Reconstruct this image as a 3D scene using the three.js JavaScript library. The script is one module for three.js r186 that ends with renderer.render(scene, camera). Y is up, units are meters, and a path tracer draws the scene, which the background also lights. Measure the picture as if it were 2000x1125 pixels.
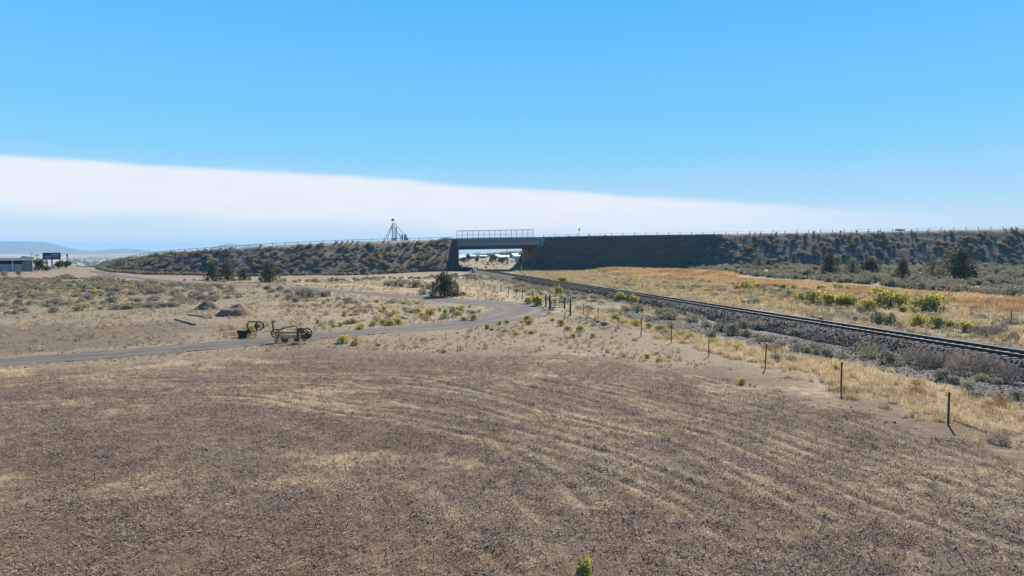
import * as THREE from 'three';
import { mergeGeometries } from 'three/addons/utils/BufferGeometryUtils.js';
import { createNoise2D } from 'simplex-noise';

// ---------------------------------------------------------------- camera, sky, sun, exposure
const scene = new THREE.Scene();
const H = 6.5, F = 1333, CX = 1000, CY = 562.5, PITCH = Math.atan(72.5 / F);
const camera = new THREE.PerspectiveCamera(2 * Math.atan(562.5 / F) * 180 / Math.PI, 16 / 9, 0.5, 60000);
camera.position.set(0, H, 0);
camera.rotation.x = -PITCH;
const SUN_AZ = 17 * Math.PI / 180, SUN_EL = 28.2 * Math.PI / 180;
const sunDir = new THREE.Vector3(Math.sin(SUN_AZ) * Math.cos(SUN_EL), Math.sin(SUN_EL), -Math.cos(SUN_AZ) * Math.cos(SUN_EL));
const sun = new THREE.DirectionalLight(new THREE.Color(1, 0.9, 0.74), 5);
sun.position.copy(sunDir).multiplyScalar(300); sun.target.position.set(0, 0, -90);
sun.castShadow = true; sun.shadow.mapSize.set(4096, 4096);
Object.assign(sun.shadow.camera, { left: -260, right: 260, top: 200, bottom: -200, near: 1, far: 900 });
scene.add(sun, sun.target);
const renderer = new THREE.WebGLRenderer({ antialias: true });
renderer.toneMapping = THREE.LinearToneMapping;
renderer.toneMappingExposure = 2.1;
renderer.shadowMap.enabled = true;

const rngOf = (s) => () => { s = (s + 0x6d2b79f5) | 0; let t = Math.imul(s ^ (s >>> 15), 1 | s); t = (t + Math.imul(t ^ (t >>> 7), 61 | t)) ^ t; return ((t ^ (t >>> 14)) >>> 0) / 4294967296; };
const n1 = createNoise2D(rngOf(11)), n2 = createNoise2D(rngOf(22)), n3 = createNoise2D(rngOf(33));
const clamp = (v, a = 0, b = 1) => Math.min(b, Math.max(a, v));
const sstep = (a, b, v) => { const t = clamp((v - a) / (b - a)); return t * t * (3 - 2 * t); };
const mix = (a, b, t) => a + (b - a) * t;
const lin = (v) => { v /= 255; return v <= 0.04045 ? v / 12.92 : ((v + 0.055) / 1.055) ** 2.4; };
const cP = Math.cos(PITCH), sP = Math.sin(PITCH);
// a pixel of the photograph gives a direction; distances come from the ground or a chosen depth
function ray(px, py) { const x = (px - CX) / F, y = -(py - CY) / F; return new THREE.Vector3(x, y * cP - sP, -(cP + y * sP)); }

// sky: clear air with one straight-edged sheet of thin high cloud
{
  const SKY = 1 / 2.1, W = 2048, HH = 1024, data = new Float32Array(W * HH * 4);
  const stops = [[0, 224, 238, 246], [2, 210, 232, 246], [4, 180, 221, 249], [8, 136, 210, 252], [12, 116, 201, 253], [16, 102, 193, 253], [20, 88, 184, 252], [40, 58, 150, 230], [90, 32, 110, 200]]
    .map(([e, r, g, b]) => [e, lin(r) * SKY, lin(g) * SKY, lin(b) * SKY]);
  const pl = (a, b) => { return ray(...b).cross(ray(...a)).normalize(); };
  const nU = pl([0, 299], [1300, 384]), nL = pl([0, 416], [1300, 470]);
  const d = new THREE.Vector3();
  for (let j = 0; j < HH; j++) {
    const el = ((j + 0.5) / HH - 0.5) * Math.PI, e = Math.max(0, el * 180 / Math.PI);
    let k = 0; while (k < stops.length - 2 && e > stops[k + 1][0]) k++;
    const t = clamp((e - stops[k][0]) / (stops[k + 1][0] - stops[k][0]));
    for (let i = 0; i < W; i++) {
      const az = ((i + 0.5) / W - 0.5) * 2 * Math.PI;
      d.set(Math.cos(az) * Math.cos(el), Math.sin(el), Math.sin(az) * Math.cos(el));
      const u = Math.asin(clamp(nU.dot(d), -1, 1)) * F, l = Math.asin(clamp(nL.dot(d), -1, 1)) * F;
      const streak = n1(az * 3, u * 0.035) * 5 + n2(az * 9, u * 0.08) * 2.5;
      let a = el > -0.02 ? sstep(-3, 9, -u + streak * 0.6) * sstep(-16, 20, l + n2(az * 4, l * 0.03) * 7) : 0;
      a *= 1 - sstep(0.22, 0.66, Math.atan2(d.x, -d.z)); a = a * (0.92 + 0.05 * n1(az * 5 + 9, u * 0.03) + 0.04 * n2(az * 14, u * 0.09)) + (el > 0 ? 0.06 * sstep(26, 0, u) * sstep(-2, 10, u) * Math.max(0, n2(az * 4, u * 0.06)) : 0);
      const o = (j * W + i) * 4, cl = [lin(246) * SKY, lin(247) * SKY, lin(251) * SKY];
      for (let c = 0; c < 3; c++) data[o + c] = mix(mix(stops[k][c + 1], stops[k + 1][c + 1], t), cl[c], clamp(a));
      data[o + 3] = 1;
    }
  }
  const tex = new THREE.DataTexture(data, W, HH, THREE.RGBAFormat, THREE.FloatType);
  tex.mapping = THREE.EquirectangularReflectionMapping; tex.magFilter = THREE.LinearFilter; tex.minFilter = THREE.LinearFilter; tex.needsUpdate = true;
  scene.background = tex; scene.environment = tex;
}
scene.fog = new THREE.FogExp2(new THREE.Color(0.36, 0.66, 1.0), 0.000072);

// ---------------------------------------------------------------- helpers
const names = new Map();
function numbered(n) { const k = names.get(n) || 0; names.set(n, k + 1); return k ? n + '_' + String(k).padStart(3, '0') : n; }
const shadows = (o) => { o.castShadow = o.receiveShadow = true; return o; };
function tag(o, label, category, group, kind) { o.userData.label = label; if (category) o.userData.category = category; if (group) o.userData.group = group; if (kind) o.userData.kind = kind; return o; }
function thing(name, label, category, pos = [0, 0, 0], turn = 0, group) { const o = new THREE.Group(); o.name = numbered(name); o.position.set(...pos); o.rotation.y = turn; scene.add(o); return tag(o, label, category, group); }
function part(name, geos, m, parent) { const g = Array.isArray(geos) ? (geos.length > 1 ? mergeGeometries(geos.map(strip)) : geos[0]) : geos; const o = shadows(new THREE.Mesh(g, m)); o.name = name; parent.add(o); return o; }
function top(name, geos, m, label, category, group, kind) { const g = Array.isArray(geos) ? (geos.length > 1 ? mergeGeometries(geos.map(strip)) : geos[0]) : geos; const o = shadows(new THREE.Mesh(g, m)); o.name = numbered(name); scene.add(o); return tag(o, label, category, group, kind); }
function structure(name, g, m, label) { const o = shadows(new THREE.Mesh(g, m)); o.name = numbered(name); scene.add(o); o.userData.kind = 'structure'; if (label) o.userData.label = label; return o; }
function strip(g) { let q = g.index ? g.toNonIndexed() : g.clone(); for (const k of Object.keys(q.attributes)) if (!['position', 'normal', 'uv'].includes(k)) q.deleteAttribute(k); if (!q.attributes.uv) q.setAttribute('uv', new THREE.BufferAttribute(new Float32Array(q.attributes.position.count * 2), 2)); return q; }
const V = (x, y, z) => new THREE.Vector3(x, y, z);
function box(w, h, d, x = 0, y = 0, z = 0) { return new THREE.BoxGeometry(w, h, d).translate(x, y, z); }
function rod(a, b, r, r2 = r, seg = 6) { const A = V(...a), B = V(...b), L = A.distanceTo(B); const g = new THREE.CylinderGeometry(r2, r, L, seg, 1); g.translate(0, L / 2, 0); g.applyQuaternion(new THREE.Quaternion().setFromUnitVectors(V(0, 1, 0), B.clone().sub(A).normalize())); return g.translate(A.x, A.y, A.z); }
function tube(pts, r, n = 24, seg = 6) { return new THREE.TubeGeometry(new THREE.CatmullRomCurve3(pts.map((p) => V(...p))), n, r, seg); }
function ring(R, r, c, plane = 'xy', n = 28) { const g = new THREE.TorusGeometry(R, r, 6, n); if (plane === 'yz') g.rotateY(Math.PI / 2); return g.translate(...c); }
function mat(r, g, b, rough = 0.9, extra = {}) { return new THREE.MeshStandardMaterial({ color: new THREE.Color().setRGB(r, g, b), roughness: rough, ...extra }); }
function canvasTex(n, draw, srgb = true) { const c = document.createElement('canvas'); c.width = c.height = n; draw(c.getContext('2d'), n); const t = new THREE.CanvasTexture(c); t.wrapS = t.wrapT = THREE.RepeatWrapping; t.magFilter = THREE.LinearFilter; if (srgb) t.colorSpace = THREE.SRGBColorSpace; return t; }
function wrapped(ctx, n, x, y, r, f) { for (const ox of [0, -n, n]) for (const oy of [0, -n, n]) if (x + ox > -r && x + ox < n + r && y + oy > -r && y + oy < n + r) { ctx.save(); ctx.translate(x + ox, y + oy); f(); ctx.restore(); } }
const grey = (v) => { v = Math.round(clamp(v, 0, 255)); return 'rgb(' + v + ',' + v + ',' + v + ')'; };
// flattened straw and clods, neutral so that the ground colour shows through
function strawTile(seed, count, lenMin, lenMax) {
  return (ctx, n) => {
    const R = rngOf(seed); ctx.fillStyle = grey(188); ctx.fillRect(0, 0, n, n);
    for (let i = 0; i < 5000; i++) { const x = R() * n, y = R() * n, r = 2 + R() * R() * 16, v = 150 + R() * 80; ctx.globalAlpha = 0.25; wrapped(ctx, n, x, y, 20, () => { ctx.fillStyle = grey(v); ctx.beginPath(); ctx.ellipse(0, 0, r, r * (0.4 + R() * 0.5), R() * 3, 0, 7); ctx.fill(); }); }
    ctx.lineCap = 'round';
    for (let i = 0; i < count; i++) {
      const x = R() * n, y = R() * n, a = R() * 6.283, L = lenMin + R() * R() * (lenMax - lenMin), w = 0.8 + R() * 1.6, dark = R() < 0.5;
      ctx.globalAlpha = 0.35 + 0.5 * R(); const col = grey(dark ? 95 + R() * 70 : 205 + R() * 50);
      wrapped(ctx, n, x, y, L, () => { ctx.strokeStyle = col; ctx.lineWidth = w; ctx.beginPath(); ctx.moveTo(0, 0); ctx.quadraticCurveTo(Math.cos(a) * L * 0.5 + (R() - 0.5) * 6, Math.sin(a) * L * 0.5, Math.cos(a) * L, Math.sin(a) * L); ctx.stroke(); });
    }
  };
}
function gravelTile(seed, count, r0, r1) {
  return (ctx, n) => {
    const R = rngOf(seed); ctx.fillStyle = grey(168); ctx.fillRect(0, 0, n, n);
    for (let i = 0; i < count; i++) { const x = R() * n, y = R() * n, r = r0 + R() * R() * (r1 - r0), v = 110 + R() * 140, e = 0.6 + R() * 0.4, t = R() * 3; ctx.globalAlpha = 0.8; wrapped(ctx, n, x, y, r1, () => { ctx.fillStyle = grey(v); ctx.beginPath(); ctx.ellipse(0, 0, r, r * e, t, 0, 7); ctx.fill(); }); }
  };
}
const strawMap = canvasTex(2048, strawTile(5, 52000, 6, 46)), soilMap = canvasTex(1024, strawTile(8, 9000, 3, 16)), gravelMap = canvasTex(1024, gravelTile(3, 16000, 1.2, 6));
const strawBump = strawMap.clone(); strawBump.colorSpace = THREE.NoColorSpace;
const soilBump = soilMap.clone(); soilBump.colorSpace = THREE.NoColorSpace;
const gravelBump = gravelMap.clone(); gravelBump.colorSpace = THREE.NoColorSpace;

// ---------------------------------------------------------------- the lie of the land
const flat = (px, py, y0 = 0) => { const r = ray(px, py), t = (y0 - H) / r.y; return [r.x * t, -r.z * t]; };   // [x, depth]
const poly = (pts) => { const p = pts.map(([a, b]) => flat(a, b)); p.box = [Math.min(...p.map((q) => q[0])), Math.max(...p.map((q) => q[0])), Math.min(...p.map((q) => q[1])), Math.max(...p.map((q) => q[1]))]; return p; };
function sdPoly(p, x, d) {   // positive inside, metres
  let s = -1, best = 1e9;
  for (let i = 0, j = p.length - 1; i < p.length; j = i++) {
    const ax = p[i][0], ay = p[i][1], bx = p[j][0] - ax, by = p[j][1] - ay, wx = x - ax, wy = d - ay;
    const t = clamp((wx * bx + wy * by) / (bx * bx + by * by)), qx = wx - bx * t, qy = wy - by * t; best = Math.min(best, qx * qx + qy * qy);
    const c1 = d >= ay, c2 = d < p[j][1], c3 = bx * wy > by * wx; if ((c1 && c2 && c3) || (!c1 && !c2 && !c3)) s = -s;
  }
  return s * Math.sqrt(best);
}
function sdLine(p, x, d) {   // [distance, metres along]
  let best = 1e9, along = 0, acc = 0;
  for (let i = 0; i + 1 < p.length; i++) {
    const ax = p[i][0], ay = p[i][1], bx = p[i + 1][0] - ax, by = p[i + 1][1] - ay, L = Math.hypot(bx, by), t = clamp(((x - ax) * bx + (d - ay) * by) / (L * L)), q = Math.hypot(x - ax - bx * t, d - ay - by * t);
    if (q < best) { best = q; along = acc + t * L; } acc += L;
  }
  return [best, along];
}
const spline = (pts, n) => new THREE.CatmullRomCurve3(pts.map(([a, b]) => { const q = flat(a, b); return V(q[0], 0, q[1]); }), false, 'centripetal').getSpacedPoints(n).map((v) => [v.x, v.z]);
const roadLine = spline([[-260, 727], [0, 710], [125, 701], [250, 690.5], [375, 679], [480, 668], [560, 660], [640, 653.5], [750, 645.5], [850, 637.5], [920, 630], [970, 623], [1005, 614], [1019, 605], [1003, 597.5], [960, 591.8], [900, 587], [820, 580.5], [740, 574.5], [660, 568], [580, 561.5], [500, 555.5], [420, 549.5], [340, 544.5], [270, 538.5], [215, 532], [185, 526]], 240);
const roadWidth = (x, d) => 1.95 + 1.5 * sstep(26, 4, Math.hypot(x - flat(1012, 606)[0], d - flat(1012, 606)[1]));
const tc = [flat(1550, 620.3, 0.75), flat(1150, 558.7, 0.75)];
const tL = Math.hypot(tc[1][0] - tc[0][0], tc[1][1] - tc[0][1]), tU = [(tc[1][0] - tc[0][0]) / tL, (tc[1][1] - tc[0][1]) / tL];
const trackAt = (s) => [tc[0][0] + tU[0] * s, tc[0][1] + tU[1] * s];   // metres along from the first point
const trackOff = (x, d) => (x - tc[0][0]) * tU[1] - (d - tc[0][1]) * tU[0];   // + is the far (right) side
const offsetLine = (p, o) => p.map((q, i) => { const a = p[Math.max(0, i - 1)], b = p[Math.min(p.length - 1, i + 1)], L = Math.hypot(b[0] - a[0], b[1] - a[1]); return [q[0] - (b[1] - a[1]) / L * o, q[1] + (b[0] - a[0]) / L * o]; });
const ruts = [
  [[-80, 762], [100, 753], [300, 748], [450, 750], [600, 756], [700, 762], [790, 770], [870, 786], [940, 804], [1020, 826], [1100, 846], [1180, 868], [1250, 892], [1320, 935], [1420, 992], [1500, 1045]],
  [[420, 758], [560, 770], [700, 794], [800, 803], [900, 823], [960, 834], [1050, 851], [1120, 869], [1200, 890], [1300, 925], [1450, 985]],
  [[560, 733], [700, 734], [800, 738], [870, 752], [930, 766], [1000, 785], [1060, 802], [1160, 830]],
  [[958, 836], [972, 862], [1010, 890], [1060, 915], [1110, 945], [1150, 985]],
  [[1000, 752], [1080, 768], [1150, 783], [1250, 816], [1400, 856], [1500, 898], [1600, 940], [1700, 985], [1800, 1022], [1900, 1063], [2060, 1120]],
  [[1120, 762], [1180, 770], [1260, 796], [1400, 836], [1500, 872], [1600, 906], [1750, 957], [1900, 1016], [2060, 1070]],
  [[1036, 735], [1050, 712], [1070, 701], [1098, 700], [1116, 711], [1106, 728], [1080, 742]],
  [[1300, 745], [1450, 790], [1600, 838], [1750, 893], [1900, 945], [2060, 1000]],
  [[880, 1050], [960, 1085], [1010, 1125]],
].map((r) => spline(r, 44)).flatMap((p, k) => [0, 1, 4, 5, 7].includes(k) ? [p, offsetLine(p, k === 1 ? -1.5 : 1.75)] : [p]).map((p) => { p.box = [Math.min(...p.map((q) => q[0])) - 2.2, Math.max(...p.map((q) => q[0])) + 2.2, Math.min(...p.map((q) => q[1])) - 2.2, Math.max(...p.map((q) => q[1])) + 2.2]; return p; });
const outside = (p, x, d) => x < p.box[0] || x > p.box[1] || d < p.box[2] || d > p.box[3];
let rutX = NaN, rutD = NaN; const rutQ = ruts.map(() => [9, 0]);
function rutsAt(x, d) { if (x !== rutX || d !== rutD) { rutX = x; rutD = d; ruts.forEach((p, k) => { rutQ[k] = outside(p, x, d) ? [9, 0] : sdLine(p, x, d); }); } return rutQ; }
const mownPoly = poly([[-500, 742], [0, 730], [250, 712], [450, 692], [620, 677], [760, 684], [900, 690], [1100, 692], [1250, 712], [1440, 742], [1560, 775], [1700, 818], [1850, 862], [2050, 905], [2700, 1100], [3500, 1600], [-2000, 1600], [-1500, 900]]);
const Z = [   // [polygon, colour, edge softness m, wobble m, strength]
  [poly([[-400, 540], [190, 534], [330, 545], [480, 560], [560, 572], [470, 590], [330, 606], [100, 613], [-400, 616]]), [0.2, 0.165, 0.09], 4, 5, 0.85],
  [poly([[-300, 636], [60, 632], [200, 640], [350, 630], [430, 648], [300, 672], [100, 690], [-300, 704]]), [0.125, 0.09, 0.054], 2.5, 3.5, 0.85],
  [poly([[640, 572], [800, 590], [930, 598], [960, 608], [900, 622], [760, 634], [620, 640], [560, 620]]), [0.25, 0.195, 0.115], 3, 4, 0.7],
  [poly([[560, 543], [760, 540], [900, 546], [1010, 578], [1040, 594], [960, 586], [840, 577], [700, 563], [560, 553]]), [0.34, 0.25, 0.135], 3, 4, 0.9],
  [poly([[930, 536], [1060, 546], [1150, 562], [1300, 590], [1420, 612], [1560, 668], [1450, 650], [1300, 640], [1180, 618], [1100, 600], [1020, 576], [940, 548]]), [0.22, 0.185, 0.115], 2, 3, 0.9],
  [poly([[1190, 603], [1300, 622], [1450, 646], [1560, 660], [1700, 678], [1850, 695], [2050, 720], [2300, 760], [2100, 815], [1900, 774], [1750, 738], [1600, 706], [1450, 676], [1320, 650], [1200, 624]]), [0.085, 0.075, 0.066], 1.2, 1.8, 0.92],
  [poly([[1060, 606], [1180, 628], [1320, 666], [1500, 722], [1650, 768], [1860, 835], [2050, 902], [2300, 960], [2300, 860], [2050, 812], [1900, 778], [1750, 742], [1600, 711], [1450, 680], [1320, 652], [1200, 622], [1110, 603]]), [0.36, 0.265, 0.145], 1.0, 1.4, 0.95],
  [poly([[985, 526], [1150, 525], [1300, 540], [1560, 568], [1800, 590], [2200, 620], [2200, 760], [1800, 682], [1600, 645], [1400, 608], [1200, 572], [1060, 549]]), [0.235, 0.185, 0.095], 2, 3, 0.9],
  [poly([[1150, 527], [1260, 530], [1400, 540], [1560, 550], [1750, 565], [2000, 588], [2300, 605], [2300, 640], [2000, 614], [1850, 598], [1700, 580], [1550, 563], [1400, 553], [1250, 542]]), [0.36, 0.225, 0.11], 2, 3, 0.9],
  [poly([[1300, 529], [1500, 523], [2300, 512], [2300, 600], [2000, 586], [1750, 562], [1560, 548], [1400, 538]]), [0.17, 0.15, 0.095], 3, 4, 0.9],
];
const brown = [0.122, 0.077, 0.044], paleStraw = [0.38, 0.29, 0.18], base = [0.235, 0.18, 0.108], soilDark = [0.07, 0.05, 0.036];
const berm = spline([[1130, 531], [1180, 531], [1260, 533], [1340, 538], [1420, 543]], 30), ridge = spline([[1085, 618], [1120, 622], [1160, 634], [1190, 646]], 20);
function ground(x, d) {
  let h = 0.16 * n1(x * 0.021, d * 0.021) + 0.06 * n2(x * 0.08, d * 0.08);
  h -= 0.7 * sstep(110, 170, d) * sstep(-25, -45, x) * (1 - 0.6 * sstep(230, 270, d));
  if (d > 100 && d < 230 && x > 10) { const [q, a] = sdLine(berm, x, d); h += 1.15 * Math.exp(-q * q / 22) * sstep(0, 12, a); h += 1.3 * sstep(150, 195, d) * sstep(40, 75, x); }
  if (d > 50 && d < 90 && x > 0 && x < 25) { const [q] = sdLine(ridge, x, d); h += 0.45 * Math.exp(-q * q / 1.6) * (0.7 + 0.5 * n2(x * 0.9, d * 0.9)); }
  const t = Math.abs(trackOff(x, d)); h = mix(-0.05, h, sstep(2.5, 8, t));
  h -= sstep(300, 520, d) * sstep(-70, -120, x - (d - 300) * 0.1) * 38; h -= 46 * sstep(900, 1700, d) * (1 - sstep(300, 520, d) * sstep(-70, -120, x - (d - 300) * 0.1));
  return h;
}
function sweep(x, d) { const p = ruts[0]; let best = 1e9, al = 0, acc = 0, sg = 1; for (let i = 0; i + 1 < p.length; i++) { const ax = p[i][0], ay = p[i][1], bx = p[i + 1][0] - ax, by = p[i + 1][1] - ay, L2 = bx * bx + by * by, t = clamp(((x - ax) * bx + (d - ay) * by) / L2), ex = x - ax - bx * t, ey = d - ay - by * t, q = ex * ex + ey * ey, L = Math.sqrt(L2); if (q < best) { best = q; al = acc + t * L; sg = bx * ey - by * ex > 0 ? 1 : -1; } acc += L; } return [Math.sqrt(best), al, sg]; }
const nearField = (x, d) => d < 75 && x > -60 && x < 60;
function rough(x, d) {   // clods, tufts and wheel ruts: only near, where they show
  if (!nearField(x, d)) return 0;
  let h = (0.020 * n2(x * 1.9, d * 1.9) + 0.016 * n3(x * 4.3, d * 4.3)) * sstep(75, 55, d);
  for (const [q] of rutsAt(x, d)) { if (q < 0.8) h += -0.06 * Math.exp(-q * q / 0.016) + 0.02 * Math.exp(-((q - 0.34) ** 2) / 0.02); }
  return h;
}
const heightAt = (x, d) => ground(x, d) + rough(x, d);
function at(px, py) { let y = 0, p; for (let k = 0; k < 5; k++) { p = flat(px, py, y); y = ground(p[0], p[1]); } return [p[0], y, -p[1]]; }
const scaleAt = (p) => Math.hypot(p[0], p[2] * 1) && (-p[2]) / F;   // metres per photo pixel
function colourAt(x, d, out) {
  const w1 = n1(x * 0.11, d * 0.11), w2 = n2(x * 0.37, d * 0.37), w3 = n3(x * 1.3, d * 1.3);
  let r = base[0], g = base[1], b = base[2];
  const to = (c, t) => { r = mix(r, c[0], t); g = mix(g, c[1], t); b = mix(b, c[2], t); };
  to([0.2, 0.153, 0.09], 0.9 * sstep(-0.1, 0.7, w1 * 0.6 + w2 * 0.5)); to([0.132, 0.104, 0.066], 0.8 * sstep(0.2, 0.8, w3 * 0.6 + w2 * 0.4));
  if (d < 330) for (const [p, c, soft, wob, k] of Z) {
    if (x < p.box[0] - 8 || x > p.box[1] + 8 || d < p.box[2] - 8 || d > p.box[3] + 8) continue;
    const s = sdPoly(p, x, d) + wob * (0.6 * w1 + 0.5 * w2); to(c, k * sstep(-soft, soft, s));
  }
  if (d < 110) {
    const s = sdPoly(mownPoly, x, d) + 2.6 * w1 + 2.2 * w2 + 1.2 * w3, m = sstep(-5, 3, s);
    if (m > 0) {
      const patch = n1(x * 0.06 + 40, d * 0.10) * 0.6 + n2(x * 0.2 + 9, d * 0.33) * 0.45;
      const bc = brown.map((v, i) => mix(v, paleStraw[i], 0.85 * sstep(0.15, 0.9, patch + w3 * 0.2)));
      const gr = sstep(0.1, 0.8, n3(x * 0.16, d * 0.16 + 7)); bc[0] = mix(bc[0], 0.145, gr * 0.6); bc[1] = mix(bc[1], 0.107, gr * 0.6); bc[2] = mix(bc[2], 0.071, gr * 0.6);
      if (d < 75) { const [q, a, sg] = sweep(x, d), st = n1(q * sg * 0.5, a * 0.04) * 0.6 + n2(q * sg * 3.4, a * 0.08) * 0.7 + 0.35 * w3; const k = sstep(0.2, 0.8, st) * sstep(15, 4, q) , kd = sstep(-0.25, -0.85, st) * sstep(15, 5, q); for (let i = 0; i < 3; i++) bc[i] = mix(mix(bc[i], paleStraw[i], 0.42 * k), soilDark[i], 0.45 * kd); }
      to(bc, m);
      to(paleStraw, m * 0.75 * sstep(7, 1, sdPoly(mownPoly, x, d)) * sstep(-12, -26, x) * sstep(-0.5, 0.4, w1 + w2 * 0.6));
    }
    if (nearField(x, d)) for (let k = 0; k < ruts.length; k++) {
      const rt = ruts[k], [q, a] = rutsAt(x, d)[k]; if (q > 2.2) continue;
      const br = sstep(-0.5, 0.25, n2(a * 0.12, rt[0][0])), br2 = sstep(-0.3, 0.4, n3(a * 0.2, rt[0][1]));
      to(paleStraw, 0.5 * br * Math.exp(-((q - 0.32) ** 2) / 0.025)); to(soilDark, 0.95 * br2 * Math.exp(-q * q / 0.014));
    }
  }
  { const o = trackOff(x, d), q = Math.abs(o); if (q < 14 && d < 240) to([0.095, 0.083, 0.074], 0.92 * sstep(1.2, -1.2, q - (o > 0 ? 7.6 : 5.8) + 1.1 * w2 + 0.6 * w3)); }
  if (d > 330) {   // the valley's fields and scrub
    const f = n1(x * 0.0006 + 3, d * 0.0011), f2 = n2(x * 0.0016, d * 0.003);
    const c = f > 0.2 ? [0.46, 0.38, 0.26] : f2 > 0.35 ? [0.18, 0.19, 0.12] : f < -0.5 ? [0.15, 0.18, 0.1] : [0.38, 0.33, 0.24];
    to(c, sstep(430, 900, d)); if (d < 900) to([0.27, 0.18, 0.1], 0.8 * sstep(330, 360, d) * sstep(0, 0.5, w1));
  }
  const j = 1 + 0.2 * w3 + 0.2 * n1(x * 3.1, d * 3.1) + 0.08 * w2 - 0.3 * sstep(0.45, 0.75, n2(x * 0.9 + 31, d * 2.1)) * sstep(0, 0.5, n3(x * 0.3, d * 0.5));
  out[0] = r * j; out[1] = g * j; out[2] = b * j; return out;
}
const MAPMEAN = 0.5;
const groundMatNear = new THREE.MeshStandardMaterial({ vertexColors: true, roughness: 1, map: strawMap, bumpMap: strawBump, bumpScale: 0.05 });
const groundMatFar = new THREE.MeshStandardMaterial({ vertexColors: true, roughness: 1, map: soilMap, bumpMap: soilBump, bumpScale: 0.1 });
function tile(xs, ds, m, uvm, drop = () => 0) {
  const nx = xs.length, nd = ds.length, pos = new Float32Array(nx * nd * 3), col = new Float32Array(nx * nd * 3), uv = new Float32Array(nx * nd * 2), idx = [], c = [0, 0, 0];
  for (let j = 0; j < nd; j++) for (let i = 0; i < nx; i++) {
    const x = xs[i], d = ds[j], k = j * nx + i; pos.set([x, heightAt(x, d) - drop(x, d), -d], k * 3); colourAt(x, d, c);
    col.set([c[0] * 0.72 / MAPMEAN, c[1] * 0.705 / MAPMEAN, c[2] * 0.7 / MAPMEAN], k * 3); uv.set([x / uvm, d / uvm], k * 2);
    if (i + 1 < nx && j + 1 < nd) idx.push(k, k + 1, k + nx, k + 1, k + nx + 1, k + nx);
  }
  const g = new THREE.BufferGeometry(); g.setAttribute('position', new THREE.BufferAttribute(pos, 3)); g.setAttribute('color', new THREE.BufferAttribute(col, 3)); g.setAttribute('uv', new THREE.BufferAttribute(uv, 2)); g.setIndex(idx); g.computeVertexNormals();
  return g;
}
const steps = (a, b, s) => { const n = Math.max(1, Math.round((b - a) / s)), o = []; for (let i = 0; i <= n; i++) o.push(a + (b - a) * i / n); return o; };
const grow = (a, b, s0, k) => { const o = [a]; let s = s0; while (o[o.length - 1] < b) { o.push(o[o.length - 1] + s); s *= k; } return o; };
structure('field_ground', tile(steps(-46, 46, 0.135), [...steps(9, 40, 0.125), ...steps(40.18, 62, 0.18)], groundMatNear, 9), groundMatNear, 'brown mown dry field crossed by wheel tracks in the foreground');
{
  const under = (x, d) => (d < 61.5 && d > 9.2 && x > -45.7 && x < 45.7 ? 0.3 : 0);
  structure('plain_ground', tile(steps(-150, 150, 0.5), [...steps(61.4, 140, 0.5)], groundMatFar, 11), groundMatFar, 'dry beige plain dotted with sagebrush between the field and the embankment');
  structure('plain_ground', tile([...steps(-150, -45.9, 1.5)], steps(9, 61.4, 1.5), groundMatFar, 11), groundMatFar);
  structure('plain_ground', tile([...steps(45.9, 150, 1.5)], steps(9, 61.4, 1.5), groundMatFar, 11), groundMatFar);
  structure('plain_ground', tile(steps(-150, 150, 5), steps(-60, 9, 3), groundMatFar, 11, under), groundMatFar);
  structure('plain_ground', tile(steps(-320, 320, 1.6), steps(140, 330, 1.6), groundMatFar, 11, (x, d) => 0.01), groundMatFar);
  const half = grow(0, 12000, 16, 1.07), xs = [...half.slice(1).reverse().map((v) => -v), ...half];
  structure('valley_floor', tile(xs, grow(330, 15000, 14, 1.05), groundMatFar, 40, () => 0.02), groundMatFar, 'hazy valley floor of pale fields below the hills');
}
// ---------------------------------------------------------------- gravel road
function ribbon(line, half, lift, m, uvm, cols) {
  const pos = [], uv = [], col = [], idx = [], W = 16; let acc = 0;
  for (let i = 0; i < line.length; i++) {
    const a = line[Math.max(0, i - 1)], b = line[Math.min(line.length - 1, i + 1)], L = Math.hypot(b[0] - a[0], b[1] - a[1]), nx = -(b[1] - a[1]) / L, nd = (b[0] - a[0]) / L;
    if (i) acc += Math.hypot(line[i][0] - line[i - 1][0], line[i][1] - line[i - 1][1]);
    const hw = half(line[i][0], line[i][1]);
    for (let k = 0; k <= W; k++) {
      const side = k / W * 2 - 1, wob = (k === 0 || k === W) ? 0.4 * n2(acc * 0.35, k * 7) + 0.35 * n3(acc * 1.1, k * 3) : 0, o = side * hw + Math.sign(side) * wob, x = line[i][0] + nx * o, d = line[i][1] + nd * o;
      pos.push(x, ground(x, d) + lift - (k === 0 || k === W ? 0.035 : 0) + (Math.abs(Math.abs(side) - 0.5) < 0.05 ? -0.02 : 0), -d); uv.push(x / uvm, d / uvm); const c = cols(side, acc, x, d); col.push(...c);
      if (i + 1 < line.length && k < W) { const q = i * (W + 1) + k; idx.push(q, q + W + 1, q + 1, q + 1, q + W + 1, q + W + 2); }
    }
  }
  const g = new THREE.BufferGeometry(); g.setAttribute('position', new THREE.Float32BufferAttribute(pos, 3)); g.setAttribute('uv', new THREE.Float32BufferAttribute(uv, 2)); g.setAttribute('color', new THREE.Float32BufferAttribute(col, 3)); g.setIndex(idx); g.computeVertexNormals(); return g;
}
const roadMat = new THREE.MeshStandardMaterial({ vertexColors: true, roughness: 1, map: gravelMap, bumpMap: gravelBump, bumpScale: 0.03, side: THREE.DoubleSide });
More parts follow.
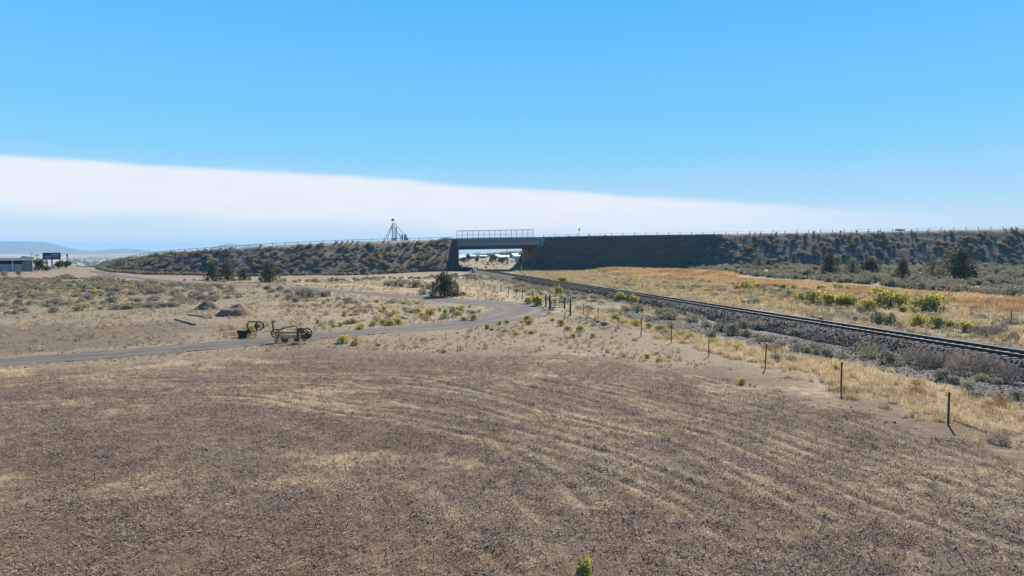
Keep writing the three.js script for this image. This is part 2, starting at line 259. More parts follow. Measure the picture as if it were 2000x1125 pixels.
structure('gravel_road', ribbon(spline([[-260, 727], [0, 710], [125, 701], [250, 690.5], [375, 679], [480, 668], [560, 660], [640, 653.5], [750, 645.5], [850, 637.5], [920, 630], [970, 623], [1005, 614], [1019, 605], [1003, 597.5], [960, 591.8], [900, 587], [820, 580.5], [740, 574.5], [660, 568], [580, 561.5], [500, 555.5], [420, 549.5], [340, 544.5], [270, 538.5], [215, 532], [185, 526]], 700), roadWidth, 0.03, roadMat, 5, (s, a, x, d) => {
  const pale = Math.exp(-((Math.abs(s) - 0.45) ** 2) / 0.012) + 0.8 * sstep(0.75, 1, Math.abs(s)), v = (1 + 0.24 * n1(a * 0.25, s * 2) + 0.1 * n2(a * 1.2, s * 5)) * 2.1, k = clamp(pale * (0.55 + 0.5 * n3(a * 0.06, s) + 0.3 * n2(a * 0.4, s * 3)));
  return [mix(0.066, 0.17, k) * v, mix(0.059, 0.135, k) * v, mix(0.053, 0.098, k) * v];
}), roadMat, 'grey gravel road bending back on itself across the plain');

// ---------------------------------------------------------------- railway
{
  const bal = new THREE.MeshStandardMaterial({ color: new THREE.Color().setRGB(0.06, 0.054, 0.05), roughness: 1, map: gravelMap, bumpMap: gravelBump, bumpScale: 0.08 });
  const prof = [[-4.0, -0.12], [-3.4, 0.02], [-1.9, 0.52], [-1.2, 0.56], [1.2, 0.56], [2.0, 0.52], [3.9, 0.02], [4.6, -0.12]], pos = [], uv = [], idx = [], N = 420, s0 = -42, s1 = 300;
  for (let i = 0; i <= N; i++) { const s = mix(s0, s1, i / N), c = trackAt(s); prof.forEach(([o, y], k) => { const oo = o + 0.12 * n2(s * 0.6, k), x = c[0] + tU[1] * oo, d = c[1] - tU[0] * oo; pos.push(x, y + 0.03 * n3(s * 1.4, k * 3), -d); uv.push(x / 3, d / 3); if (i < N && k + 1 < prof.length) { const q = i * prof.length + k; idx.push(q, q + 1, q + prof.length, q + 1, q + prof.length + 1, q + prof.length); } }); }
  const g = new THREE.BufferGeometry(); g.setAttribute('position', new THREE.Float32BufferAttribute(pos, 3)); g.setAttribute('uv', new THREE.Float32BufferAttribute(uv, 2)); g.setIndex(idx); g.computeVertexNormals(); bal.side = THREE.DoubleSide;
  structure('ballast_bed', g, bal, 'dark crushed rock bed raised under the railway');
  const c0 = trackAt(0), ang = Math.atan2(tU[0], tU[1]);   // local -z runs along the track
  const t = thing('railway_track', 'single railway track of two dark steel rails on wooden sleepers', 'railway', [c0[0], 0, -c0[1]], -ang);
  const rust = mat(0.05, 0.038, 0.03, 0.75), shine = mat(0.12, 0.115, 0.11, 0.6, { metalness: 0.4 }), tie = [mat(0.12, 0.105, 0.09, 1), mat(0.16, 0.145, 0.125, 1), mat(0.085, 0.073, 0.062, 1)];
  const sh = new THREE.Shape([[-0.075, 0], [0.075, 0], [0.075, 0.02], [0.012, 0.04], [0.012, 0.13], [0.036, 0.14], [0.036, 0.172], [-0.036, 0.172], [-0.036, 0.14], [-0.012, 0.13], [-0.012, 0.04], [-0.075, 0.02]].map(([a, b]) => new THREE.Vector2(a, b)));
  const rg = new THREE.ExtrudeGeometry(sh, { depth: 342, bevelEnabled: false }).translate(0, 0.6, -300), hg = box(0.058, 0.006, 342, 0, 0.775, -129);
  for (const s of [-1, 1]) { const r = part('rail', rg, rust, t); r.position.x = s * 0.78; part('rail_head', hg, shine, r); }
  const sg = box(2.6, 0.2, 0.23, 0, 0.505, 0), R = rngOf(4);
  for (let k = 0; k < 298; k++) { const o = part('sleeper', sg, tie[Math.floor(R() * 3)], t); o.position.set((R() - 0.5) * 0.06, (R() - 0.5) * 0.02, 22 - k * 0.62); o.rotation.y = (R() - 0.5) * 0.03; }
  // loose stones on both shoulders
  const st = new THREE.IcosahedronGeometry(1, 0), n = 34000, im = shadows(new THREE.InstancedMesh(st, mat(1, 1, 1, 1), n)), m4 = new THREE.Matrix4(), q = new THREE.Quaternion(), e = new THREE.Euler(), C = new THREE.Color();
  const Q = rngOf(77);
  for (let k = 0; k < n; k++) {
    const s = -30 + 130 * Q() ** 1.5, o = (Q() < 0.62 ? -1 : 1) * (1.35 + 3.0 * Math.sqrt(Q())), c = trackAt(s), x = c[0] + tU[1] * o, d = c[1] - tU[0] * o, a = Math.abs(o), y = a < 2 ? 0.53 : Math.max(0, mix(0.52, 0.02, (a - 1.9) / 1.5)), r = 0.035 + 0.05 * Q() * Q() + (s > 20 ? 0.02 : 0);
    m4.compose(V(x, y + r * 0.3, -d), q.setFromEuler(e.set(Q() * 6, Q() * 6, Q() * 6)), V(r * (0.8 + 0.5 * Q()), r * (0.6 + 0.3 * Q()), r)); im.setMatrixAt(k, m4); const v = 0.018 + 0.085 * Q() ** 4; im.setColorAt(k, C.setRGB(v * 1.04, v, v * 0.99));
  }
  im.name = 'ballast_stones'; scene.add(tag(im, 'loose dark ballast stones along the railway shoulders', 'ballast', null, 'stuff'));
}
console.log('ground done');
// ---------------------------------------------------------------- highway embankment
const place = (px, py, depth) => { const r = ray(px, py), t = depth / -r.z; return V(r.x * t, H + r.y * t, -depth); };
const SKEW = -0.26, BD = 230;
const leftCrest = [[120, 523, 330], [180, 519.5, 288], [215, 512, 272], [250, 503.5, 255], [300, 496, 238], [350, 491.3, 224], [400, 488, 216], [500, 481.5, 213], [600, 476.3, 215], [700, 472, 219], [800, 469.5, 224], [884, 467.6, BD]];
const rightCrest = [[1062, 463, BD], [1150, 460.7, 230], [1250, 459.2, 229], [1410, 457, 228], [1550, 454.5, 226], [1700, 452, 224], [1850, 449.2, 222], [2000, 446.2, 220], [2200, 442, 216], [2600, 436, 208], [3000, 430, 200]];
const soilSlope = new THREE.MeshStandardMaterial({ vertexColors: true, roughness: 1, map: soilMap, bumpMap: soilBump, bumpScale: 0.08, side: THREE.DoubleSide });
function embankment(crest, n, fillOf, cutOf, endShear, RUN) {
  const curve = new THREE.CatmullRomCurve3(crest.map((c) => place(...c)), false, 'centripetal'), P = curve.getSpacedPoints(n), rows = 16, grid = [], crestPts = [];
  const pos = [], uv = [], col = [], idx = [];
  for (let i = 0; i <= n; i++) {
    const a = P[Math.max(0, i - 1)], b = P[Math.min(n, i + 1)], t = b.clone().sub(a).setY(0).normalize(), f = V(-t.z, 0, t.x); if (f.z < 0) f.negate();   // towards the camera
    const c = P[i]; const u = i / n, px = CX + F * c.x / -c.z;
    let h = 0, g0 = ground(c.x, -c.z); for (let k = 0; k < 3; k++) { h = Math.max(0.05, c.y - g0); g0 = ground(c.x + f.x * h * RUN, -(c.z + f.z * h * RUN)); }
    const fill = fillOf(px), cut = cutOf(px); crestPts.push([c, f, t]);
    const line = [];
    for (let j = 0; j <= rows; j++) {   // toe to crest
      let out, y; const k = j / rows;
      if (fill < 1) { const fh = h * fill; const kk = Math.min(1, j / (rows - 1)); out = fh * RUN * (1 - kk); y = g0 + fh * kk; if (j === rows) { out = -0.3; y = c.y; } }
      else { const q = mix(cut, 0, k); out = h * RUN * q; y = g0 + h * (1 - q); }
      const wob = j > 0 && j < rows ? 0.28 * n1(i * 0.35, j * 0.6) + 0.16 * n2(i * 0.9, j * 1.3) : 0;
      line.push(V(c.x + f.x * out, y + wob - (j === 0 ? 0.4 : 0), c.z + f.z * out));
    }
    if (fill >= 1 && cut < 1) { line[0].y = g0 - 0.5; line[0].x -= f.x * 0.2; line[0].z -= f.z * 0.2; }
    const bk = (w, y) => { const sh = endShear(px) * SKEW * w; return V(c.x - f.x * w + t.x * sh, y, c.z - f.z * w + t.z * sh); };
    grid.push(line.slice()); line.push(bk(2.2, c.y + 0.02), bk(20, c.y - 0.75), bk(20 + h * RUN, c.y - 0.75 - h));
    line.forEach((v, j) => { pos.push(v.x, v.y, v.z); uv.push(i * 0.25, j * 0.18);
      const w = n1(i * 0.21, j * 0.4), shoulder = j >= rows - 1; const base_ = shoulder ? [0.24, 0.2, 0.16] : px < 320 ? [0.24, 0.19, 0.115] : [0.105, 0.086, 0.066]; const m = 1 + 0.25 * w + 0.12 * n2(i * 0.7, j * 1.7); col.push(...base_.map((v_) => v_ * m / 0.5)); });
    const L = line.length; if (i < n) for (let j = 0; j + 1 < L; j++) { const q = i * L + j; idx.push(q, q + L, q + 1, q + 1, q + L, q + L + 1); }
  }
  const g = new THREE.BufferGeometry(); g.setAttribute('position', new THREE.Float32BufferAttribute(pos, 3)); g.setAttribute('uv', new THREE.Float32BufferAttribute(uv, 2)); g.setAttribute('color', new THREE.Float32BufferAttribute(col, 3)); g.setIndex(idx); g.computeVertexNormals();
  return { g, grid, crestPts, n };
}
const WINGX = 780;
const embL = embankment(leftCrest, 150, () => 1, (px) => px < WINGX ? 1 : clamp(1 - ((px - WINGX) / (884 - WINGX)) ** 1.5, 0.0, 1), (px) => sstep(780, 884, px), 1.74);
const embR = embankment(rightCrest, 170, (px) => px > 1408 ? 1 : clamp((px - 1285) / (1408 - 1285), 0, 0.999), () => 1, (px) => sstep(1160, 1062, px), 1.5);
structure('embankment', embL.g, soilSlope, 'shaded highway embankment covered in brush west of the bridge');
structure('embankment', embR.g, soilSlope, 'long shaded highway embankment east of the bridge');
// the carriageway on top
const asphalt = new THREE.MeshStandardMaterial({ color: new THREE.Color().setRGB(0.12, 0.12, 0.125), roughness: 0.95, map: gravelMap, side: THREE.DoubleSide });
for (const [e, shear] of [[embL, 780], [embR, 1160]]) {
  const pos = [], uv = [], idx = [];
  e.crestPts.forEach(([c, f, t], i) => { const px = CX + F * c.x / -c.z, k = e === embL ? sstep(780, 884, px) : sstep(1160, 1062, px); for (const w of [2.4, 19.6]) { const s = k * SKEW * w; pos.push(c.x - f.x * w + t.x * s, c.y + 0.05 - 0.75 * (w - 2.2) / 17.8 + 0.02, c.z - f.z * w + t.z * s); uv.push(i * 0.5, w / 4); } if (i < e.n) { const q = i * 2; idx.push(q, q + 1, q + 2, q + 1, q + 3, q + 2); } });
  const g = new THREE.BufferGeometry(); g.setAttribute('position', new THREE.Float32BufferAttribute(pos, 3)); g.setAttribute('uv', new THREE.Float32BufferAttribute(uv, 2)); g.setIndex(idx); g.computeVertexNormals(); structure('highway', g, asphalt, 'asphalt highway on top of the embankment');
}
// ---------------------------------------------------------------- bridge, walls, guardrails
const concrete = new THREE.MeshStandardMaterial({ color: new THREE.Color().setRGB(0.5, 0.49, 0.47), roughness: 0.95, map: soilMap, bumpMap: soilBump, bumpScale: 0.01 });
const steel = mat(0.1, 0.1, 0.105, 0.7);
function prism(x0, x1, w0, w1, yb, yt, slope = 0.0165, sup = -0.038) {   // skewed block: x along the road, w metres behind the near face; yb, yt heights at x = -20, w = 0
  const P = (x, w, y) => [x + SKEW * w, y + (x + 20) * slope + w * sup, -(BD + w)];
  const c = [P(x0, w0, yb), P(x1, w0, yb), P(x1, w0, yt), P(x0, w0, yt), P(x0, w1, yb), P(x1, w1, yb), P(x1, w1, yt), P(x0, w1, yt)], f = [[0, 1, 2, 3], [5, 4, 7, 6], [4, 0, 3, 7], [1, 5, 6, 2], [3, 2, 6, 7], [4, 5, 1, 0]], pos = [], uv = [];
  for (const q of f) for (const k of [0, 1, 2, 0, 2, 3]) { pos.push(...c[q[k]]); uv.push((c[q[k]][0] + c[q[k]][2]) / 6, c[q[k]][1] / 6); }
  const g = new THREE.BufferGeometry(); g.setAttribute('position', new THREE.Float32BufferAttribute(pos, 3)); g.setAttribute('uv', new THREE.Float32BufferAttribute(uv, 2)); g.computeVertexNormals(); return g;
}
{
  const b = thing('road_overpass', 'grey concrete highway overpass spanning the railway with curved safety cage on its parapet', 'bridge');
  part('fascia_girder', prism(-19.6, 9.6, 0.25, 0.95, 8.05, 9.55), concrete, b);
  for (let k = 1; k < 6; k++) part('girder', prism(-19.6, 9.6, 0.25 + k * 3.2, 0.95 + k * 3.2, 7.45, 9.5), concrete, b);
  part('deck_slab', prism(-20.4, 10.6, 0, 20, 9.56, 9.85), concrete, b);
  const par = part('parapet', prism(-21.5, 12.6, -0.05, 0.25, 9.86, 10.68), concrete, b);
  part('parapet', prism(-21.5, 12.6, 19.7, 20, 9.86, 10.68), concrete, b);
  part('end_block', prism(9.7, 11.0, -0.25, 1.2, 7.85, 9.84), concrete, b);
  part('end_block', prism(-20.6, -19.7, -0.15, 1.2, 7.85, 9.55), concrete, b);
  part('abutment', prism(-20.6, -17.8, 0.35, 19.6, -0.8, 8.03, 0, 0), concrete, b);
  part('abutment', prism(8.7, 11.2, 0.35, 19.6, -0.8, 8.3, 0, 0), concrete, b);
  // cage of bent steel posts with wire mesh along the near parapet
  const cage = thing('safety_cage', 'curved steel post and wire mesh cage above the overpass parapet', 'fence');
  const yAt = (x) => 9.75 + (x + 20) * 0.0165, x0 = -18.6, x1 = 7.1, NP = 15, arc = (x) => { const y = yAt(x); return [[x, y, -BD + 0.1], [x, y + 2.5, -BD + 0.1], [x, y + 3.0, -BD - 0.05], [x, y + 3.38, -BD - 0.45], [x, y + 3.52, -BD - 1.1]]; };
  for (let k = 0; k < NP; k++) part('post', tube(arc(mix(x0, x1, k / (NP - 1))), 0.075, 14, 5), steel, cage);
  const along = (dy, dz) => rod([x0, yAt(x0) + dy, -BD + 0.1 + dz], [x1, yAt(x1) + dy, -BD + 0.1 + dz], 0.05, 0.05, 5);
  for (const [dy, dz] of [[1.05, 0], [2.0, 0], [3.52, -1.2], [3.38, -0.55]]) part('rail', along(dy, dz), steel, cage);
  const wires = []; for (let k = 0; k < 150; k++) { const x = x0 + (x1 - x0) * k / 149, y = yAt(x); wires.push(rod([x, y + 0.9, -BD + 0.1], [x, y + 2.6, -BD + 0.1], 0.004, 0.004, 3), rod([x, y + 2.6, -BD + 0.1], [x, y + 3.5, -BD - 1.0], 0.004, 0.004, 3)); }
  for (let k = 0; k < 16; k++) wires.push(rod([x0, yAt(x0) + 0.9 + k * 0.11, -BD + 0.1], [x1, yAt(x1) + 0.9 + k * 0.11, -BD + 0.1], 0.004, 0.004, 3));
  for (let k = 0; k < 8; k++) wires.push(rod([x0, yAt(x0) + 2.75 + k * 0.105, -BD - 0.05 - k * 0.135], [x1, yAt(x1) + 2.75 + k * 0.105, -BD - 0.05 - k * 0.135], 0.004, 0.004, 3));
  part('wire_mesh', wires, mat(0.5, 0.5, 0.5, 0.5, { metalness: 0.7 }), cage);
  // steep slopes built in place of walls beside the span, in the embankment's dark colour
  const steepSlope = (pts, name, label) => {   // pts: [top x, y, z, outward x, z, batter]
    const rows = 14, pos = [], uv = [], col = [], idx = []; let a = 0;
    pts.forEach(([x, y, z, ox, oz, bt], i) => {
      if (i) a += Math.hypot(x - pts[i - 1][0], z - pts[i - 1][2]);
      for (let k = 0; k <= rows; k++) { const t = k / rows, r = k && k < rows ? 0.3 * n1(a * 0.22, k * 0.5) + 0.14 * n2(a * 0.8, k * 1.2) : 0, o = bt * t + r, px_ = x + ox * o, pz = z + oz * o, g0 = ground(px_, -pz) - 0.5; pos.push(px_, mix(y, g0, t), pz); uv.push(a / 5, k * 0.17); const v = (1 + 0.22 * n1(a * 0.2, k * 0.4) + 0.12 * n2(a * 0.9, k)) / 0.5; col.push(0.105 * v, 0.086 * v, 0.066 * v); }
      if (i + 1 < pts.length) for (let k = 0; k < rows; k++) { const q = i * (rows + 1) + k; idx.push(q, q + 1, q + rows + 1, q + 1, q + rows + 2, q + rows + 1); }
    });
    const g = new THREE.BufferGeometry(); g.setAttribute('position', new THREE.Float32BufferAttribute(pos, 3)); g.setAttribute('uv', new THREE.Float32BufferAttribute(uv, 2)); g.setAttribute('color', new THREE.Float32BufferAttribute(col, 3)); g.setIndex(idx); g.computeVertexNormals();
    return structure(name, g, soilSlope, label);
  };
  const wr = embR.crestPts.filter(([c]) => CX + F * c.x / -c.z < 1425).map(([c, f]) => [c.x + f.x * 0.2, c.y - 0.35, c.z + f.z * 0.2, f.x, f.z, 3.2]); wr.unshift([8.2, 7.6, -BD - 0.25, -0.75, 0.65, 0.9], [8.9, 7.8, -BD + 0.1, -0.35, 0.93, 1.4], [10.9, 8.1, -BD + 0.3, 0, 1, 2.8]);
  steepSlope(wr, 'steep_slope', 'long steep dark slope below the highway right beside the bridge span');
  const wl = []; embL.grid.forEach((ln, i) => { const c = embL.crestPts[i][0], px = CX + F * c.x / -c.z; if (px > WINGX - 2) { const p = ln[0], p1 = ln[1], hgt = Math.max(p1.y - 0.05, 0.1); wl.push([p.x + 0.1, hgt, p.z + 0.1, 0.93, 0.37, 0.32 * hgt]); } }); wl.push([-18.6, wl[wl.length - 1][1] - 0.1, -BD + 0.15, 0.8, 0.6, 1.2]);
  steepSlope(wl, 'steep_slope', 'steep dark slope wrapping round the end of the brushy embankment at the bridge');
  // soil bank against the far abutment
  const bank = prism(0.5, 9.0, 1.5, 24, -0.5, 2.4, 0, 0); { const p = bank.attributes.position; for (let i = 0; i < p.count; i++) { const w = -p.getZ(i) - BD, x = p.getX(i) - SKEW * w; if (p.getY(i) > 1) { const w2 = w < 6 ? 10 : w; p.setXYZ(i, (x < 3 ? 7.2 : x) + SKEW * w2, p.getY(i), -(BD + w2)); } } bank.computeVertexNormals(); }
  structure('soil_bank', bank, mat(0.3, 0.24, 0.16, 1), 'sloping soil bank under the bridge against its abutment');
}
function guardrail(e, from, to, label) {
  const pts = e.crestPts.filter(([c]) => { const px = CX + F * c.x / -c.z; return px > from && px < to; }).map(([c, f]) => V(c.x - f.x * 0.9, c.y, c.z - f.z * 0.9));
  const curve = new THREE.CatmullRomCurve3(pts), L = curve.getLength(), t = thing('guardrail', label, 'guardrail'), N = Math.round(L / 3.81), pg = box(0.14, 1.1, 0.14, 0, 0.3, 0);
  const galv = mat(0.16, 0.155, 0.15, 0.8);
  curve.getSpacedPoints(N).forEach((p) => { const o = part('post', pg, mat(0.16, 0.14, 0.12), t); o.position.copy(p); });
  const dense = curve.getSpacedPoints(N * 2); part('rail', new THREE.ExtrudeGeometry(new THREE.Shape([[-0.06, 0], [0.06, 0], [0.06, 0.04], [0, 0.06], [-0.06, 0.04]].map((q) => new THREE.Vector2(...q))), { steps: N * 2, extrudePath: new THREE.CatmullRomCurve3(dense.map((p) => p.clone().setY(p.y + 0.66))), bevelEnabled: false }), galv, t);
}
guardrail(embL, 240, 885, 'thin metal guardrail along the highway where it climbs to the bridge');
guardrail(embR, 1061, 2300, 'thin metal guardrail along the level highway past the retaining wall');
console.log('embankment done');
// ---------------------------------------------------------------- hills
function hill(profile, D, label, seed) {
  const n = 90, rows = 22, curve = new THREE.CatmullRomCurve3(profile.map(([a, b]) => V(a, b, 0)), false, 'centripetal').getSpacedPoints(n), pos = [], col = [], idx = [];
  for (let j = 0; j <= rows * 2; j++) for (let i = 0; i <= n; i++) {
    const top_ = place(curve[i].x, curve[i].y, D), k = j / rows, f = k <= 1 ? k : 2 - k, d = D - (1 - k) * 2600, r = n1(i * 0.09 + seed, j * 0.12) * 0.06 + n2(i * 0.3 + seed, j * 0.3) * 0.025;
    const y = -52 + (top_.y + 52) * clamp(f ** 1.15 * (1 + r * (1 - f) * 3)); pos.push(top_.x * d / D, y, -d);
    const v = 1 + 0.5 * n2(i * 0.12 + seed, j * 0.25); col.push(0.1 * v, 0.092 * v, 0.062 * v); if (i < n && j < rows * 2) { const q = j * (n + 1) + i; idx.push(q, q + 1, q + n + 1, q + 1, q + n + 2, q + n + 1); }
  }
  const g = new THREE.BufferGeometry(); g.setAttribute('position', new THREE.Float32BufferAttribute(pos, 3)); g.setAttribute('color', new THREE.Float32BufferAttribute(col, 3)); g.setIndex(idx); g.computeVertexNormals();
  structure('hill', g, new THREE.MeshStandardMaterial({ vertexColors: true, roughness: 1, side: THREE.DoubleSide }), label);
}
hill([[-700, 492], [-420, 481], [-200, 474], [0, 471.5], [60, 472], [100, 475], [130, 483], [160, 488.5], [200, 491], [240, 494]], 12000, 'broad blue hill fading in haze behind the shed', 1);
hill([[120, 493], [180, 490], [215, 487], [245, 485.5], [275, 487.5], [300, 491], [340, 492], [420, 494]], 13000, 'low blue hill fading in haze beyond the valley', 5);
hill([[340, 492], [405, 487], [425, 480], [448, 475.5], [470, 478], [490, 477], [512, 477.5], [530, 484], [600, 489], [900, 492]], 13000, 'small twin topped blue hill rising behind the highway embankment', 9);
if (0) hill([[700, 493], [900, 489], [1100, 490], [1300, 488], [2400, 489]], 14000, 'far low blue ridge beyond the town', 13);

// ---------------------------------------------------------------- plants
const leafMat = (extra = {}) => new THREE.MeshPhysicalMaterial({ vertexColors: true, roughness: 1, side: THREE.DoubleSide, transmission: 0.22, thickness: 0, ...extra });
function leaves(R, spots, n, len, wid, tint, flat_ = 0) {   // spots: [cx, cy, cz, r, ry]
  const pos = [], col = [], idx = []; const d = V(0, 0, 0), s = V(0, 0, 0), q = V(0, 0, 0);
  let tot = 0; const acc = spots.map((p) => (tot += p[3] * p[3]));
  for (let k = 0; k < n; k++) {
    const t = R() * tot, sp = spots[acc.findIndex((a) => a >= t)], th = R() * 6.283, cz = mix(-0.85, 1, R()), sr = Math.sqrt(1 - cz * cz);
    d.set(Math.cos(th) * sr, cz, Math.sin(th) * sr); const rr = sp[3] * (0.62 + 0.45 * Math.sqrt(R())), ry = (sp[4] ?? sp[3]) * (0.62 + 0.45 * Math.sqrt(R()));
    const p = V(sp[0] + d.x * rr, Math.max(0.01, sp[1] + d.y * ry), sp[2] + d.z * rr);
    d.x += (R() - 0.5) * 1.1; d.z += (R() - 0.5) * 1.1; d.y += 0.35 + (R() - 0.5) * 0.8 - flat_; d.normalize(); s.set(R() - 0.5, R() - 0.5, R() - 0.5).cross(d).normalize();
    const L = len * (0.6 + 0.8 * R()), w = wid * (0.6 + 0.8 * R()), b = pos.length / 3, c = tint(R);
    pos.push(p.x - s.x * w * 0.4, p.y - s.y * w * 0.4, p.z - s.z * w * 0.4, p.x + d.x * L * 0.5 - s.x * w, p.y + d.y * L * 0.5 - s.y * w, p.z + d.z * L * 0.5 - s.z * w, p.x + d.x * L, p.y + d.y * L, p.z + d.z * L, p.x + d.x * L * 0.5 + s.x * w, p.y + d.y * L * 0.5 + s.y * w, p.z + d.z * L * 0.5 + s.z * w);
    for (let m = 0; m < 4; m++) col.push(...c); idx.push(b, b + 1, b + 2, b, b + 2, b + 3);
  }
  const g = new THREE.BufferGeometry(); g.setAttribute('position', new THREE.Float32BufferAttribute(pos, 3)); g.setAttribute('color', new THREE.Float32BufferAttribute(col, 3)); g.setIndex(idx); g.computeVertexNormals(); return g;
}
const around = (c, j) => (R) => { const v = 1 + (R() - 0.5) * j; return [c[0] * v * (1 + (R() - 0.5) * 0.12), c[1] * v, c[2] * v * (1 + (R() - 0.5) * 0.2)]; };
function stems(R, n, h, spread, r) { const o = []; for (let k = 0; k < n; k++) { const a = R() * 6.283, s = spread * (0.3 + 0.7 * R()); o.push(rod([0, -0.06, 0], [Math.cos(a) * s, h * (0.5 + 0.5 * R()), Math.sin(a) * s], r, r * 0.3, 4)); } return o; }
const M = {
  sage: leafMat({ transmission: 0.3 }), rabbit: leafMat({ transmission: 0.4 }), flower: leafMat({ transmission: 0.5 }), dry: leafMat({ transmission: 0.1 }), juniper: leafMat({ transmission: 0.25 }), grass: leafMat({ transmission: 0.42 }), bark: mat(0.1, 0.08, 0.06, 1), twig: mat(0.16, 0.14, 0.12, 1),
};
// prototypes of shrubs, radius 1 and about 1 high
function lobes(R, n, rad, h) { const o = []; for (let k = 0; k < n; k++) { const a = R() * 6.283, s = Math.sqrt(R()) * (1 - rad) * 1.05, r = rad * (0.75 + 0.5 * R()); o.push([Math.cos(a) * s, h * (0.22 + 0.36 * R()) * (1 - 0.3 * s), Math.sin(a) * s, r, r * 0.85 * h]); } return o; }
const kinds = {};
function kind(key, name, make) { kinds[key] = { name, protos: [0, 1, 2, 3].map((v) => make(rngOf(900 + v * 17 + key.length * 131 + key.charCodeAt(0)), v)), list: [] }; }
kind('sage', 'sagebrush', (R, v) => [['foliage', leaves(R, lobes(R, 8, 0.42, 1), 560, 0.2, 0.062, around([[0.27, 0.245, 0.16], [0.215, 0.205, 0.13], [0.32, 0.275, 0.18], [0.25, 0.225, 0.165]][v], 0.5)), M.sage], ['stems', mergeGeometries(stems(R, 6, 0.7, 0.5, 0.05).map(strip)), M.twig]]);
kind('rabbit', 'rabbitbrush', (R, v) => { const L = lobes(R, 7, 0.42, 1.05); return [['foliage', leaves(R, L, 470, 0.24, 0.055, around([0.25, 0.245, 0.095], 0.5)), M.rabbit], ['flowers', leaves(R, L.map(([x, y, z, r, ry]) => [x, y + ry * 0.55, z, r * 0.8, ry * 0.55]), 380 + v * 60, 0.11, 0.07, around([[0.55, 0.44, 0.05], [0.68, 0.48, 0.03], [0.45, 0.4, 0.07], [0.62, 0.47, 0.04]][v], 0.5), 0.2), M.flower], ['stems', mergeGeometries(stems(R, 6, 0.7, 0.5, 0.05).map(strip)), M.twig]]; });
kind('dry', 'dry_bush', (R, v) => [['twigs', leaves(R, lobes(R, 7, 0.48, 0.95), 620, 0.3, 0.022, around([[0.36, 0.275, 0.205], [0.31, 0.245, 0.19], [0.40, 0.31, 0.23], [0.33, 0.26, 0.2]][v], 0.45)), M.dry], ['stems', mergeGeometries(stems(R, 8, 0.8, 0.6, 0.03).map(strip)), M.twig]]);
kind('orange', 'orange_weed', (R, v) => [['twigs', leaves(R, lobes(R, 6, 0.45, 1.1), 520, 0.34, 0.024, around([0.45, 0.24, 0.09], 0.4)), M.dry], ['stems', mergeGeometries(stems(R, 8, 0.8, 0.5, 0.03).map(strip)), M.twig]]);
// a plant wanted at a place: radius, height factor, area
const plant = (key, x, y, z, r, hf, area) => kinds[key].list.push({ x, y, z, r, hf, area, big: r / Math.hypot(x, z) });
function spot(key, px, py, w, hf, area) { const p = at(px, py), s = -p[2] / F; plant(key, p[0], p[1], p[2] - w * s * 0.3, w * s * 0.5, hf, area); }
const S = rngOf(2024);
function scatter(key, pts, density, r0, r1, hf, area, avoid = () => false) {
  const p = poly(pts), [a, b, c, d] = p.box, n = Math.round((b - a) * (d - c) * density);
  for (let k = 0; k < n; k++) { const x = mix(a, b, S()), z = mix(c, d, S()), r = mix(r0, r1, S() * S()), h = hf * (0.8 + 0.4 * S()), clump = n1(x * 0.07 + 50, z * 0.07) + S() * 1.1 - 0.35; if (clump < 0 || sdPoly(p, x, z) < 0 || avoid(x, z) || sdLine(roadLine, x, z)[0] < roadWidth(x, z) + 0.5 + r || Math.abs(trackOff(x, z)) < 4.3) continue; plant(key, x, ground(x, z) - 0.03, -z, r, h, area); }
}
// individually read from the photograph
const AREA = { far: 'beyond the railway', strip: 'between the wire fence and the railway', left: 'on the plain left of the gravel road', loop: 'inside the bend of the gravel road', back: 'by the foot of the embankment', slope: 'on the embankment slope', field: 'in the mown field', margin: 'at the edge of the mown field', under: 'on the ground past the bridge' };
for (const [x, y, w, h] of [[1571, 588, 18, 1], [1594, 594, 28, 0.95], [1622, 598, 34, 0.8], [1649, 600, 30, 0.75], [1667, 600, 30, 0.85], [1698, 607, 28, 0.75], [1714, 598, 28, 0.75], [1739, 602, 36, 0.9], [1764, 603, 32, 0.9], [1818, 611, 62, 0.6], [1769, 608, 15, 0.8], [1642, 567, 22, 0.6], [1606, 567, 15, 0.7], [1661, 568, 13, 0.8], [1718, 577, 30, 0.5], [1867, 591, 13, 0.9], [1439, 566, 10, 1], [1462, 565, 28, 0.6], [1482, 563, 14, 0.7], [1515, 561, 12, 0.7], [1530, 565, 15, 0.8], [1552, 564, 11, 0.8], [1800, 637, 24, 0.95], [1836, 641, 24, 0.95], [1860, 640, 22, 0.7], [1890, 648, 26, 0.7]]) spot('rabbit', x, y + 1, w * 1.2, h * 1.15, 'far');
for (const [x, y, w, h] of [[1721, 634, 32, 1.1], [1743, 635, 28, 1.1], [1685, 610, 20, 0.8], [1560, 602, 12, 0.7], [1590, 620, 16, 0.4], [1620, 618, 18, 0.5], [1605, 625, 20, 0.4], [1672, 626, 14, 0.8], [1690, 627, 14, 0.7]]) spot('sage', x, y, w, h, 'far');
for (const [x, y, w, h] of [[1934, 660, 34, 0.9], [1985, 668, 30, 0.8], [1910, 652, 26, 0.8], [1965, 652, 30, 0.7], [1880, 640, 24, 0.7], [1760, 640, 20, 0.8]]) spot('dry', x, y, w, h, 'far');
